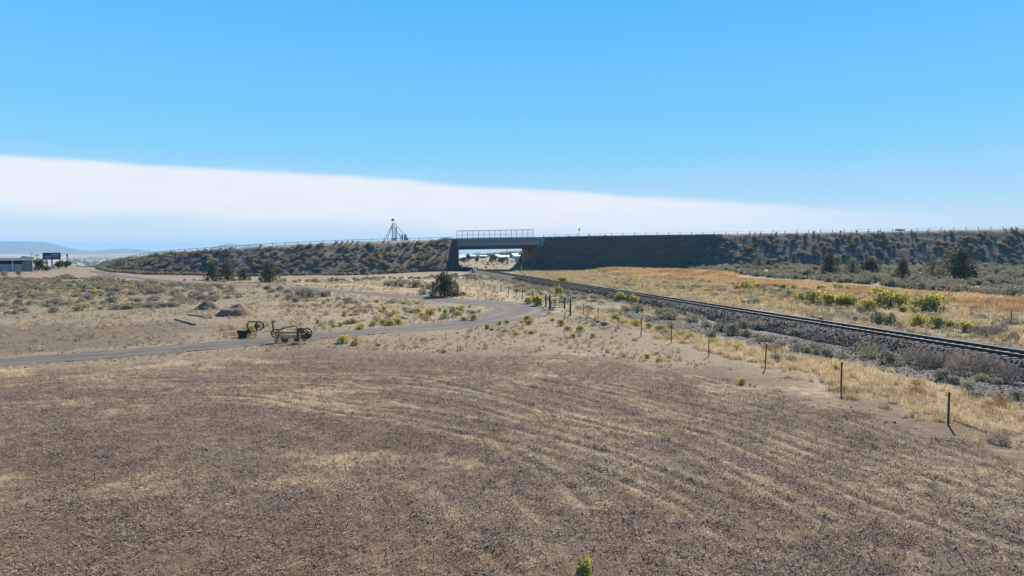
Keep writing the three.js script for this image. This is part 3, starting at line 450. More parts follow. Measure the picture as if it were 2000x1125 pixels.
for (const [x, y, w, h] of [[1196, 587, 18, 1.1], [1247, 610, 36, 0.6], [1312, 624, 36, 0.6], [1355, 629, 28, 0.6], [1380, 639, 21, 0.8], [1410, 648, 28, 1.1], [1434, 655, 28, 1.15], [1456, 642, 32, 0.7], [1487, 645, 44, 0.5], [1560, 656, 40, 0.45], [1462, 658, 24, 0.8], [1392, 658, 22, 0.8], [1530, 674, 18, 0.6], [1505, 667, 17, 0.8], [1580, 689, 22, 0.8], [1598, 692, 24, 0.75], [1603, 682, 28, 0.5], [1620, 697, 34, 0.65], [1648, 700, 26, 0.5], [1697, 689, 42, 0.7], [1703, 696, 36, 0.7], [1691, 702, 22, 0.6], [1745, 713, 48, 0.75], [1844, 746, 36, 0.95], [1867, 750, 30, 0.7], [1898, 766, 36, 0.7], [1912, 781, 38, 0.6], [1972, 792, 24, 0.9], [1992, 782, 28, 0.9], [1520, 706, 26, 0.8], [1549, 711, 22, 1.0], [1300, 600, 16, 0.9], [1160, 590, 18, 0.5], [1175, 594, 18, 0.5], [1140, 585, 18, 0.5], [1230, 622, 20, 0.5], [1270, 628, 20, 0.5]]) spot('sage', x, y, w, h, 'strip');
for (const [x, y, w, h] of [[1217, 588, 28, 0.85], [1241, 593, 22, 1], [1204, 629, 20, 1.1], [1222, 636, 20, 0.7], [1243, 637, 24, 0.7], [1269, 642, 17, 0.9], [1290, 646, 26, 0.6], [1350, 665, 22, 0.8], [1333, 659, 20, 0.7], [1398, 673, 26, 0.6], [1442, 685, 22, 0.7], [1425, 680, 18, 0.8], [1090, 575, 20, 1], [1085, 600, 22, 1.1], [1050, 598, 28, 1.0], [1034, 594, 20, 0.9], [1098, 556, 20, 1], [1085, 557, 16, 1], [1011, 571, 16, 0.7], [1639, 727, 22, 0.9]]) spot('rabbit', x, y, w, h, 'strip');
for (const [x, y, w, h] of [[1601, 668, 26, 0.8], [1562, 687, 26, 0.8], [1760, 681, 44, 0.6], [1730, 694, 34, 0.7], [1787, 712, 54, 0.75], [1814, 720, 62, 0.7], [1844, 720, 52, 0.8], [1895, 734, 72, 0.75], [1934, 738, 64, 0.85], [1976, 750, 58, 0.85], [1870, 718, 40, 0.7], [1649, 768, 20, 0.9], [1970, 870, 56, 0.55], [1735, 800, 30, 0.4], [1790, 815, 34, 0.35], [1310, 640, 14, 1.2], [1130, 610, 20, 0.8], [1150, 615, 18, 0.8], [1080, 606, 16, 0.6], [1300, 655, 20, 0.7]]) spot('dry', x, y, w, h, 'strip');
for (const [x, y, w, h] of [[1793, 772, 24, 1.5], [1958, 797, 28, 1.2], [1500, 690, 26, 0.7], [1520, 688, 24, 0.7]]) spot('orange', x, y, w, h, 'strip');
for (const [x, y, w, h] of [[1137, 1140, 46, 1.45]]) spot('rabbit', x, y, w, h, 'field');
for (const [x, y, w, h] of [[110, 888, 28, 0.4], [198, 894, 24, 0.4], [250, 905, 18, 0.5], [243, 1010, 36, 0.4], [230, 886, 18, 0.35], [107, 1100, 22, 0.4], [120, 1120, 22, 0.4]]) spot('sage', x, y, w, h, 'field');
for (const [x, y, w, h] of [[1449, 751, 20, 0.9], [1095, 637, 14, 1.2], [1110, 646, 16, 0.8], [1135, 648, 18, 0.9], [1030, 628, 14, 1.1], [1034, 634, 16, 0.8], [952, 643, 12, 1.2], [1120, 660, 12, 1], [1160, 660, 14, 0.9], [990, 632, 10, 1], [975, 634, 10, 1], [1265, 700, 14, 0.8], [1290, 708, 16, 0.7]]) spot('rabbit', x, y, w, h, 'margin');
for (const [x, y, w, h] of [[673, 615, 12, 0.9], [868, 622, 12, 1], [923, 626, 18, 0.9], [905, 627, 14, 0.8], [835, 612, 14, 0.7], [760, 636, 20, 0.8], [777, 634, 18, 0.9], [728, 637, 16, 0.9], [748, 633, 16, 0.8], [649, 634, 10, 1], [664, 637, 10, 1], [688, 632, 14, 1], [700, 644, 14, 0.8], [620, 632, 9, 1.2], [705, 642, 14, 0.9], [668, 671, 24, 0.9], [694, 675, 22, 0.8], [738, 676, 14, 0.6], [650, 640, 10, 1], [868, 612, 12, 1]]) spot('rabbit', x, y, w, h, 'loop');
for (const [x, y, w, h] of [[600, 582, 40, 0.6], [585, 577, 26, 0.7], [630, 580, 30, 0.5], [560, 575, 22, 0.6], [545, 568, 20, 0.6], [520, 566, 18, 0.6], [565, 584, 26, 0.6], [575, 590, 22, 0.6], [780, 560, 40, 0.5], [810, 562, 36, 0.55], [760, 558, 30, 0.5], [835, 565, 28, 0.6], [825, 576, 24, 0.7], [842, 579, 20, 0.7], [748, 612, 14, 0.6], [790, 606, 14, 0.7], [700, 609, 12, 0.7], [900, 605, 14, 0.7]]) spot('sage', x, y, w, h, 'loop');
for (const [x, y, w, h] of [[105, 594, 26, 0.7], [125, 597, 24, 0.6], [90, 600, 20, 0.6], [155, 590, 20, 0.6], [275, 565, 28, 0.6], [290, 556, 16, 0.9], [340, 577, 24, 0.6], [380, 582, 26, 0.7], [6, 539, 12, 1.2], [34, 537, 11, 1.2], [185, 548, 44, 0.3], [120, 545, 40, 0.3], [205, 546, 30, 0.3], [55, 596, 18, 0.7], [25, 603, 16, 0.6]]) spot('sage', x, y, w, h, 'left');
// filled in between
scatter('sage', [[-60, 538], [200, 538], [330, 549], [470, 563], [470, 588], [330, 604], [100, 611], [-60, 613]], 0.3, 0.35, 0.9, 0.62, 'left');
scatter('dry', [[-60, 540], [200, 540], [330, 551], [470, 565], [470, 588], [330, 606], [100, 612], [-60, 615]], 0.07, 0.35, 0.85, 0.6, 'left');
scatter('rabbit', [[-60, 545], [200, 545], [470, 570], [470, 588], [330, 602], [-60, 610]], 0.04, 0.3, 0.7, 0.7, 'left');
scatter('sage', [[500, 560], [660, 576], [820, 590], [930, 598], [960, 607], [900, 622], [700, 640], [620, 630], [640, 600], [540, 590]], 0.17, 0.22, 0.65, 0.65, 'loop');
scatter('rabbit', [[640, 592], [820, 592], [930, 599], [960, 607], [900, 624], [700, 642], [620, 640]], 0.13, 0.2, 0.5, 0.8, 'loop');
scatter('dry', [[560, 575], [820, 590], [960, 606], [900, 624], [700, 640], [560, 625]], 0.22, 0.2, 0.5, 0.7, 'loop');
scatter('rabbit', [[620, 672], [850, 652], [1000, 628], [1090, 625], [1250, 690], [1330, 715], [1100, 690], [900, 688], [740, 682]], 0.13, 0.14, 0.34, 0.85, 'margin');
scatter('dry', [[700, 672], [850, 655], [1000, 630], [1090, 625], [1250, 685], [1400, 728], [1250, 708], [1100, 690], [900, 688]], 0.13, 0.12, 0.34, 0.7, 'margin');
scatter('sage', [[940, 540], [1060, 547], [1180, 571], [1320, 594], [1420, 622], [1340, 640], [1200, 615], [1110, 596], [1000, 568]], 0.24, 0.4, 1.0, 0.5, 'strip');
scatter('sage', [[1420, 645], [1560, 667], [1750, 690], [2060, 735], [2060, 800], [1750, 728], [1500, 688]], 0.3, 0.22, 0.55, 0.7, 'strip');
scatter('orange', [[1420, 680], [1600, 710], [1900, 780], [2060, 815], [2060, 880], [1850, 815], [1500, 705]], 0.08, 0.15, 0.35, 1.1, 'strip');
scatter('dry', [[940, 543], [1060, 552], [1180, 576], [1320, 600], [1420, 640], [1340, 655], [1200, 622], [1110, 600], [1000, 572]], 0.12, 0.3, 0.8, 0.6, 'strip');
scatter('sage', [[1060, 536], [1300, 551], [1560, 575], [1560, 610], [1300, 570], [1100, 546]], 0.12, 0.35, 1.0, 0.5, 'far');
scatter('dry', [[1330, 541], [1560, 556], [1750, 570], [2060, 596], [2060, 690], [1850, 640], [1600, 600], [1400, 570]], 0.1, 0.3, 0.9, 0.7, 'far');
scatter('sage', [[1400, 562], [1560, 572], [1750, 590], [2060, 622], [2060, 700], [1850, 645], [1600, 606], [1400, 575]], 0.07, 0.25, 0.8, 0.5, 'far');
scatter('rabbit', [[1560, 566], [1750, 582], [2060, 612], [2060, 680], [1850, 630], [1600, 596]], 0.025, 0.3, 0.8, 0.7, 'far');
scatter('sage', [[1160, 530], [1260, 533], [1330, 545], [1200, 540]], 0.16, 0.4, 1.0, 0.6, 'far');
scatter('rabbit', [[1060, 537], [1300, 553], [1560, 572], [1560, 595], [1300, 563], [1100, 543]], 0.03, 0.3, 0.9, 0.7, 'far');
scatter('sage', [[1330, 531], [1500, 525], [2060, 512], [2060, 588], [1900, 578], [1740, 560], [1560, 547], [1430, 540]], 0.42, 0.7, 1.5, 0.75, 'back');
scatter('sage', [[820, 540], [940, 537], [1000, 540], [940, 548], [860, 545]], 0.3, 0.4, 0.9, 0.6, 'back');
scatter('sage', [[300, 541], [600, 540], [800, 543], [880, 540], [880, 545], [700, 547], [300, 545]], 0.15, 0.4, 0.9, 0.6, 'back');
for (const [key, n, r0, r1] of [['sage', 60, 0.3, 0.8], ['dry', 90, 0.2, 0.6], ['rabbit', 20, 0.3, 0.6]]) for (let k = 0; k < n; k++) { const d = mix(256, 440, S()), x = mix(-0.085, 0.03, S()) * d; if (Math.abs(trackOff(x, d)) > 5) plant(key, x, ground(x, d) - 0.03, -d, mix(r0, r1, S()), 0.7, 'under'); }
// brush on the two slopes
for (const [e, count, lo, hi] of [[embL, 6000, 200, 882], [embR, 3400, 1290, 2060]]) {
  const R = rngOf(count);
  for (let k = 0; k < count; k++) {
    const fi = R() * (e.n - 1), i = Math.floor(fi), c = e.crestPts[i][0], px = CX + F * c.x / -c.z, fj = R() * 14.6 + 0.2, j = Math.floor(fj); if (px < lo || px > hi) continue;
    if (n2(fi * 0.16, fj * 0.22) * 0.9 + n1(fi * 0.5, fj * 0.5) * 0.4 + R() * 1.1 < 0.35) continue;
    const a = e.grid[i][j].clone().lerp(e.grid[i][j + 1], fj - j).lerp(e.grid[i + 1][j].clone().lerp(e.grid[i + 1][j + 1], fj - j), fi - i); if (a.y < 0) continue; const r = mix(0.22, 1.1, R() ** 2.2) * (e === embL ? 0.95 : 0.9);
    plant(R() < 0.9 ? 'sage' : R() < 0.15 ? 'rabbit' : 'dry', a.x, a.y - 0.15, a.z, r, 0.8, 'slope');
  }
  for (let k = 0; k < 90; k++) { const i = Math.floor(R() * e.n), c = e.crestPts[i][0], px = CX + F * c.x / -c.z; if (px < 300 || px > 2060) continue; plant('sage', c.x, c.y - 0.1, c.z + 0.4, mix(0.2, 0.6, R() * R()), 0.8, 'slope'); }
}
for (let k = 0; k < 420; k++) { const i = Math.floor(S() * embL.n), v = embL.grid[i][0], px = CX + F * embL.crestPts[i][0].x / -embL.crestPts[i][0].z; if (px > 225 && px < 800) plant('sage', v.x, ground(v.x, -v.z - 0.6) - 0.05, v.z + 0.4 + S() * 1.6, mix(0.5, 1.1, S()), 0.7, 'back'); }
// the largest become single plants, the rest one mass for each kind
const word = { sage: 'grey green sagebrush', rabbit: 'yellow flowered green rabbitbrush', dry: 'dry brown tangled bush', orange: 'rusty orange dry weed' }, cat = { sage: 'sagebrush', rabbit: 'rabbitbrush', dry: 'dry bush', orange: 'weed' };
const TONE = { sage: ['', 'dark ', 'pale ', 'dull '], rabbit: ['', 'bright ', 'greenish ', 'dense '], dry: ['', 'dark ', 'pale ', 'dusty '], orange: ['', '', '', ''] };
for (const key of Object.keys(kinds)) {
  const K = kinds[key], R = rngOf(31 + key.length); K.list.sort((a, b) => b.big - a.big);
  const cap = 295, rest = [[], [], [], []];
  K.list.forEach((p, i) => {
    const v = Math.floor(R() * 4), turn = R() * 6.283, sx = 0.85 + 0.3 * R();
    if (i >= cap) { rest[v].push([p, turn, sx, R()]); return; }
    const look = (p.r > 1 ? 'large ' : p.r < 0.4 ? 'small ' : '') + (p.hf < 0.55 ? 'low spreading ' : p.hf > 1 ? 'tall ' : '') + TONE[key][v] + word[key] + ' ' + AREA[p.area];
    const g = thing(K.name, look, cat[key], [p.x, p.y - 0.02, p.z], turn, look.split(' ').slice(0, 14).join(' '));
    g.scale.set(p.r * sx, p.r * 2 * p.hf * 0.8, p.r / sx); for (const [n, geo, m] of K.protos[v]) part(n, geo, m, g);
  });
  const m4 = new THREE.Matrix4(), q = new THREE.Quaternion(), C = new THREE.Color();
  const holder = new THREE.Group(); holder.name = numbered('distant_' + K.name);
  rest.forEach((lst, v) => { if (!lst.length) return; for (const [n, geo, m] of K.protos[v].filter(([n]) => n !== 'stems')) { const im = shadows(new THREE.InstancedMesh(geo, m, lst.length)); im.name = n; lst.forEach(([p, t, s, c], i) => { q.setFromAxisAngle(V(0, 1, 0), t); m4.compose(V(p.x, p.y - 0.02, p.z), q, V(p.r * s, p.r * 1.6 * p.hf, p.r / s)); im.setMatrixAt(i, m4); const k = 0.8 + 0.45 * c; im.setColorAt(i, C.setRGB(k, k * 0.97, k * (0.88 + 0.2 * c))); }); holder.add(im); } });
  if (holder.children.length) { scene.add(holder); tag(holder, 'mass of small ' + word[key] + ' plants farther off and on the slopes', cat[key], null, 'stuff'); }
}
console.log('shrubs', Object.entries(kinds).map(([k, v]) => k + ' ' + v.list.length).join(', '));
// ---------------------------------------------------------------- grasses
function blades(R, n, h, lean, w, spread) {
  const pos = [], idx = [], col = [];
  for (let k = 0; k < n; k++) { const a = R() * 6.283, s = spread * Math.sqrt(R()), x = Math.cos(a) * s, z = Math.sin(a) * s, t = R() * 6.283, l = lean * (0.3 + R()), hh = h * (0.55 + 0.6 * R()), b = pos.length / 3, px = Math.cos(t + 1.57) * w, pz = Math.sin(t + 1.57) * w, v = 0.75 + 0.5 * R();
    pos.push(x - px, -0.02, z - pz, x + px, -0.02, z + pz, x + Math.cos(t) * l * 0.45 + px * 0.8, hh * 0.62, z + Math.sin(t) * l * 0.45 + pz * 0.8, x + Math.cos(t) * l * 0.45 - px * 0.8, hh * 0.62, z + Math.sin(t) * l * 0.45 - pz * 0.8, x + Math.cos(t) * l, hh, z + Math.sin(t) * l); for (let m = 0; m < 5; m++) col.push(v, v, v); idx.push(b, b + 1, b + 2, b, b + 2, b + 3, b + 3, b + 2, b + 4); }
  const g = new THREE.BufferGeometry(); g.setAttribute('position', new THREE.Float32BufferAttribute(pos, 3)); g.setAttribute('color', new THREE.Float32BufferAttribute(col, 3)); g.setIndex(idx); g.computeVertexNormals(); return g;
}
const gc = [0, 0, 0];
function grassMass(name, label, geo, pts, density, sMin, sMax, colours, ok = () => true, follow = 0) {
  const p = poly(pts), [a, b, c, d] = p.box, R = rngOf(name.length * 77 + Math.round(density * 1000)), n = Math.round((b - a) * (d - c) * density), items = [];
  for (let k = 0; k < n; k++) { const x = mix(a, b, R()), z = mix(c, d, R()), s = mix(sMin, sMax, R() * R()), t = R() * 6.283, ci = R(), v = 0.8 + 0.4 * R(); if (sdPoly(p, x, z) + 1.2 * n2(x * 0.4, z * 0.4) < 0 || !ok(x, z, R) || Math.abs(trackOff(x, z)) < 3.3 || sdLine(roadLine, x, z)[0] < roadWidth(x, z) + 0.1) continue; items.push([x, z, s, t, colours[Math.floor(clamp(ci * 0.45 + 0.55 * (0.5 + 0.75 * n1(x * 0.07, z * 0.07)), 0, 0.999) * colours.length)], v]); }
  const im = shadows(new THREE.InstancedMesh(geo, M.grass, items.length)), m4 = new THREE.Matrix4(), q = new THREE.Quaternion(), C = new THREE.Color();
  items.forEach(([x, z, s, t, col, v], i) => { q.setFromAxisAngle(V(0, 1, 0), t); m4.compose(V(x, heightAt(x, z), -z), q, V(s, s * (0.8 + 0.4 * v), s)); im.setMatrixAt(i, m4); if (follow) { colourAt(x, z, gc); im.setColorAt(i, C.setRGB(...[0, 1, 2].map((c) => v * mix(col[c], gc[c] * 1.35, follow)))); } else im.setColorAt(i, C.setRGB(col[0] * v, col[1] * v, col[2] * v)); });
  im.name = numbered(name); scene.add(tag(im, label, 'grass', null, 'stuff')); return items.length;
}
{
  const R = rngOf(606), tall = blades(R, 26, 0.42, 0.28, 0.008, 0.22), tuft = blades(R, 22, 0.26, 0.2, 0.012, 0.16), far = blades(R, 22, 0.5, 0.3, 0.022, 0.5);
  const gold = [[0.52, 0.39, 0.21], [0.58, 0.45, 0.27], [0.44, 0.33, 0.18], [0.50, 0.36, 0.17]], orange = [[0.50, 0.33, 0.16], [0.54, 0.39, 0.21], [0.44, 0.27, 0.12], [0.32, 0.2, 0.11]], mixed = [[0.30, 0.28, 0.13], [0.42, 0.35, 0.18], [0.46, 0.35, 0.19], [0.40, 0.28, 0.15], [0.5, 0.38, 0.22], [0.28, 0.2, 0.13], [0.26, 0.24, 0.16]], pale = [[0.38, 0.29, 0.18], [0.3, 0.22, 0.14], [0.42, 0.33, 0.21], [0.24, 0.19, 0.12]];
  const strip_ = [[1100, 606], [1180, 628], [1320, 667], [1500, 722], [1650, 768], [1860, 837], [2060, 905], [2060, 815], [1900, 776], [1750, 740], [1600, 709], [1450, 678], [1320, 650], [1200, 621]];
  const N = [
    grassMass('dry_grass', 'tall golden dry grass growing along the wire fence', tall, strip_, 16, 0.5, 1.05, gold, (x, z) => n2(x * 0.5, z * 0.5) > -0.55),
    grassMass('orange_grass', 'band of tall orange dry grass before the embankment', far, [[1150, 528], [1260, 531], [1400, 541], [1560, 551], [1750, 566], [2060, 592], [2060, 618], [1850, 598], [1700, 580], [1550, 563], [1400, 553], [1250, 543]], 3.0, 0.7, 1.4, orange),
    grassMass('mixed_grass', 'mixed tan and yellow green grass beyond the railway', far, [[1000, 529], [1150, 528], [1300, 545], [1560, 566], [1800, 588], [2060, 616], [2060, 745], [1800, 678], [1600, 642], [1400, 606], [1200, 570], [1060, 547]], 3.2, 0.35, 1.1, mixed, (x, z, r) => n2(x * 0.11 + 5, z * 0.11) + r() > -0.05 && trackOff(x, z) > 6.6 + 1.2 * n3(x * 0.3, z * 0.3)),
    grassMass('plain_grass', 'sparse pale grass tufts over the dry plain', tuft, [[-60, 545], [560, 545], [940, 545], [1040, 590], [1200, 640], [1440, 735], [1100, 690], [620, 675], [-60, 730]], 1.6, 0.4, 1.5, pale, (x, z, r) => n1(x * 0.09, z * 0.09) + 0.5 * n2(x * 0.3, z * 0.3) > -0.25),
    grassMass('verge_grass', 'short dry grass and weeds between the far fence and railway', far, [[930, 540], [1060, 548], [1200, 572], [1420, 615], [1340, 645], [1180, 618], [1060, 592], [980, 562]], 0.9, 0.4, 0.9, [[0.4, 0.34, 0.22], [0.34, 0.3, 0.2], [0.44, 0.34, 0.22]]),
  ];
  // cut straw and stubble lying over the mown field
  const sg = (() => { const pos = [], idx = [], col = [], Q = rngOf(99); for (let k = 0; k < 11; k++) { const a = Q() * 6.283, L = 0.05 + 0.17 * Q() * Q(), e = Q() * Q() * 0.9, x = (Q() - 0.5) * 0.34, z = (Q() - 0.5) * 0.34, w = 0.0035 + 0.004 * Q(), b = pos.length / 3, v = 0.6 + 0.8 * Q(), y = 0.006 + 0.02 * Q(), dx = Math.cos(a) * Math.cos(e) * L, dz = Math.sin(a) * Math.cos(e) * L, dy = Math.sin(e) * L, sx = -Math.sin(a) * w, sz = Math.cos(a) * w; pos.push(x - sx, y, z - sz, x + sx, y + 0.003, z + sz, x + dx + sx, y + dy + 0.003, z + dz + sz, x + dx - sx, y + dy, z + dz - sz); for (let m = 0; m < 4; m++) col.push(v, v, v * 0.97); idx.push(b, b + 1, b + 2, b, b + 2, b + 3); } const g = new THREE.BufferGeometry(); g.setAttribute('position', new THREE.Float32BufferAttribute(pos, 3)); g.setAttribute('color', new THREE.Float32BufferAttribute(col, 3)); g.setIndex(idx); g.computeVertexNormals(); return g; })();
  N.push(grassMass('cut_straw', 'cut straw and stubble scattered over the mown field', sg, [[-60, 735], [250, 715], [620, 680], [1100, 696], [1440, 750], [1700, 822], [2060, 920], [2060, 1180], [-60, 1180]], 62, 0.7, 1.9, [[0.3, 0.19, 0.1], [0.42, 0.305, 0.18], [0.22, 0.138, 0.075], [0.54, 0.42, 0.26], [0.32, 0.25, 0.165]], (x, z, r) => r() < clamp(26 / z - 0.32, 0.13, 1) * mix(0.45, 1.25, sstep(-0.7, 0.5, n1(x * 0.35, z * 0.35) + 0.5 * n3(x * 1.1, z * 1.1))), 0.6));
  N.push(grassMass('field_stubble', 'short stubble standing in the mown field', blades(rngOf(8), 9, 0.09, 0.07, 0.006, 0.13), [[-60, 740], [500, 700], [1100, 695], [1440, 750], [2060, 920], [2060, 1180], [-60, 1180]], 9, 0.5, 1.2, [[0.26, 0.175, 0.11], [0.36, 0.26, 0.165], [0.2, 0.135, 0.09], [0.4, 0.31, 0.21]], (x, z) => n1(x * 0.2, z * 0.2) > -0.6, 0.7));
  const clod = new THREE.IcosahedronGeometry(1, 0), M2 = M.grass; 
  const scat = (name, label, pts, dens, r0, r1, cols, ok) => { const p = poly(pts), [a, b, c, d] = p.box, Q = rngOf(name.length * 13), list = []; for (let k = 0, n = (b - a) * (d - c) * dens; k < n; k++) { const x = mix(a, b, Q()), z = mix(c, d, Q()), r = mix(r0, r1, Q() ** 3), t = Q() * 6, ci = Q(), v = 0.7 + 0.6 * Q(); if (sdPoly(p, x, z) < 0 || !ok(x, z, Q) || sdLine(roadLine, x, z)[0] < roadWidth(x, z)) continue; list.push([x, z, r, t, cols[Math.floor(ci * cols.length)], v]); }
    const im = shadows(new THREE.InstancedMesh(clod, mat(1, 1, 1, 1), list.length)), m4 = new THREE.Matrix4(), q = new THREE.Quaternion(), e = new THREE.Euler(), C = new THREE.Color(); list.forEach(([x, z, r, t, cc, v], i) => { m4.compose(V(x, heightAt(x, z) + r * 0.15, -z), q.setFromEuler(e.set(t, t * 3, t * 7)), V(r * 1.2, r * 0.7, r)); im.setMatrixAt(i, m4); im.setColorAt(i, C.setRGB(cc[0] * v, cc[1] * v, cc[2] * v)); }); im.name = name; scene.add(tag(im, label, 'soil', null, 'stuff')); return list.length; };
  N.push(scat('soil_clods', 'loose soil clods and litter over the dry plain', [[-60, 570], [560, 566], [940, 572], [1060, 612], [1200, 640], [1330, 690], [1560, 770], [1850, 856], [2060, 900], [2060, 930], [1560, 790], [1250, 716], [900, 692], [620, 676], [-60, 732]], 7, 0.015, 0.07, [[0.24, 0.18, 0.12], [0.17, 0.13, 0.09], [0.3, 0.235, 0.16]], (x, z, r) => n1(x * 0.13, z * 0.13) + n2(x * 0.5, z * 0.5) * 0.6 + r() * 0.8 > 0.35));
  N.push(scat('loose_gravel', 'loose grey gravel on the strip beside the railway', [[1190, 603], [1450, 646], [1700, 678], [2060, 722], [2060, 815], [1900, 774], [1750, 738], [1600, 706], [1450, 676], [1320, 650], [1200, 624]], 30, 0.02, 0.06, [[0.1, 0.087, 0.075], [0.055, 0.048, 0.042], [0.17, 0.15, 0.13]], (x, z, r) => Math.abs(trackOff(x, z)) > 4.2));
  console.log('grass', N.join(' '));
}
// ---------------------------------------------------------------- trees
function juniper(seed, n, wide, sparse = 0) {   // unit height
  const R = rngOf(seed), spots = [], limbs = [rod([0, -0.03, 0], [0.02, 0.55, 0.01], 0.045, 0.02, 7)];
  const L = 24; for (let k = 0; k < L; k++) { const u = k / (L - 1), y = 0.10 + 0.80 * u, rr = wide * (0.46 * (1 - u * 0.8)) * (0.55 + 0.8 * R()), a = k * 2.4 + R(), x = Math.cos(a) * rr * 0.72, z = Math.sin(a) * rr * 0.72, r = wide * 0.19 * (1 - 0.45 * u) * (0.6 + 0.8 * R()); spots.push([x, y, z, r, r * 1.15]); limbs.push(rod([0, y * 0.55, 0], [x, y, z], 0.014, 0.005, 4)); }
  return { crown: leaves(R, spots, n, 0.085, 0.024, around(sparse ? [0.17, 0.155, 0.1] : [0.105, 0.108, 0.06], 0.9)), trunk: mergeGeometries(limbs.map(strip)) };
}
function roundTree(seed, n, c) {
  const R = rngOf(seed), spots = [], limbs = [rod([0, -0.03, 0], [0, 0.5, 0], 0.05, 0.025, 7)];
  for (let k = 0; k < 13; k++) { const a = R() * 6.283, s = 0.3 * Math.sqrt(R()), y = 0.3 + 0.5 * R(), r = 0.15 + 0.1 * R(); spots.push([Math.cos(a) * s, y, Math.sin(a) * s, r, r]); limbs.push(rod([0, 0.25, 0], [Math.cos(a) * s, y, Math.sin(a) * s], 0.02, 0.006, 4)); }
  return { crown: leaves(R, spots, n, 0.085, 0.03, around(c, 0.6)), trunk: mergeGeometries(limbs.map(strip)) };
}
function tree(name, proto, label, px, py, hpx, wScale, turn, group, depth) {
  let p; if (depth) { const q = place(px, py, depth); p = [q.x, ground(q.x, depth), q.z]; } else p = at(px, py);
  const t = thing(name, label, 'tree', [p[0], p[1] - 0.05, p[2]], turn, group), h = hpx * -p[2] / F; t.scale.set(h * wScale, h, h * wScale);
  part('trunk', proto.trunk, M.bark, t); part('crown', proto.crown, M.juniper, t); return t;
}
const J = [juniper(1, 2000, 1.0), juniper(2, 1800, 0.95), juniper(3, 2600, 1.15), juniper(4, 1100, 1.05, 1)];
tree('juniper_tree', J[2], 'bushy dark juniper standing alone beside the gravel road', 868, 579, 46, 1.05, 0.4);
tree('juniper_tree', J[0], 'dark juniper at the far verge, last in the row from the bridge', 416, 547, 33, 0.95, 1, 'junipers in front of the brushy embankment');
tree('juniper_tree', J[1], 'dark juniper with bare lower trunk in the row before the embankment', 445, 548, 35, 1.0, 2, 'junipers in front of the brushy embankment').children[1].position.y = 0.06;
tree('juniper_tree', J[1], 'smallest thin juniper of the row before the embankment', 477, 547, 23, 1.0, 3, 'junipers in front of the brushy embankment');
tree('juniper_tree', J[0], 'dense rounded juniper of the row, closest to the bridge', 527, 551, 39, 0.95, 4.2, 'junipers in front of the brushy embankment');
for (const [x, y, h, w, k, label] of [[1620, 541, 42, 0.85, 0, 'dark pointed juniper among sagebrush by the embankment foot'], [1665, 541, 36, 0.9, 3, 'thin sparse juniper beside the dark pointed juniper'], [1699, 540, 32, 1.1, 2, 'low broad juniper among the sagebrush'], [1763, 546, 40, 0.75, 1, 'narrow dark juniper standing alone among sagebrush'], [1822, 546, 38, 0.7, 3, 'slim grey juniper left beside the large sparse juniper'], [1862, 551, 70, 0.9, 3, 'large sparse brownish juniper before the embankment'], [1878, 552, 66, 0.55, 1, 'tall dark juniper behind the large sparse juniper'], [1894, 551, 42, 0.8, 0, 'short dense juniper at the foot of the large sparse juniper'], [1482, 534, 26, 0.9, 3, 'small grey juniper at the end of the retaining wall']]) tree('juniper_tree', J[k], label, x, y, h, w, x, 'junipers by the embankment foot');
const broad = [roundTree(21, 1500, [0.07, 0.085, 0.04]), roundTree(22, 1500, [0.10, 0.115, 0.045]), roundTree(23, 1300, [0.11, 0.06, 0.045])];
for (const [k, x, y, h, w, d, label] of [[0, 82, 528, 25, 0.95, 246, 'round dark leafy tree beside the billboard post'], [1, 90, 529, 12, 1.4, 240, 'low yellow green bush tree below the billboard'], [0, 55, 520, 19, 1.6, 300, 'dark tree rising behind the shed roof'], [0, 115, 525, 15, 1.5, 262, 'dark leafy thicket beyond the billboard post'], [0, 128, 526, 14, 1.5, 268, 'dark bushy tree beneath the small road sign'], [1, 44, 520, 16, 1.2, 310, 'small tree behind the long shed']]) tree('leafy_tree', broad[k], label, x, y, h, w, x, 'trees by the shed and billboard', d);
for (const [k, x, y, h, w, d, label] of [[2, 906, 513, 11, 1.3, 385, 'reddish brown tree before the white roofed barn under the bridge'], [0, 916, 511, 15, 0.75, 420, 'dark rounded tree beside the white roofed barn'], [1, 931, 514, 15, 0.65, 380, 'yellow green tree in the field under the bridge'], [0, 967, 511, 12, 0.8, 430, 'dark broad tree behind the conifer under the bridge'], [0, 981, 516, 11, 2.0, 370, 'wide dark bush before the white sheds'], [0, 1001, 508, 12, 1.6, 560, 'far dark grove above the grey shed roof'], [0, 1014, 507, 11, 1.4, 580, 'far dark tree by the abutment edge'], [0, 947, 507, 8, 2.2, 620, 'distant blue green grove between the poles'], [1, 978, 506, 12, 0.6, 520, 'slender tree behind the white sheds']]) tree('leafy_tree', broad[k], label, x, y, h, w, x, 'trees seen through the bridge', d);
tree('conifer_tree', J[1], 'pointed dark conifer in the field seen under the bridge', 959.5, 514, 16, 0.7, 1, null, 380);

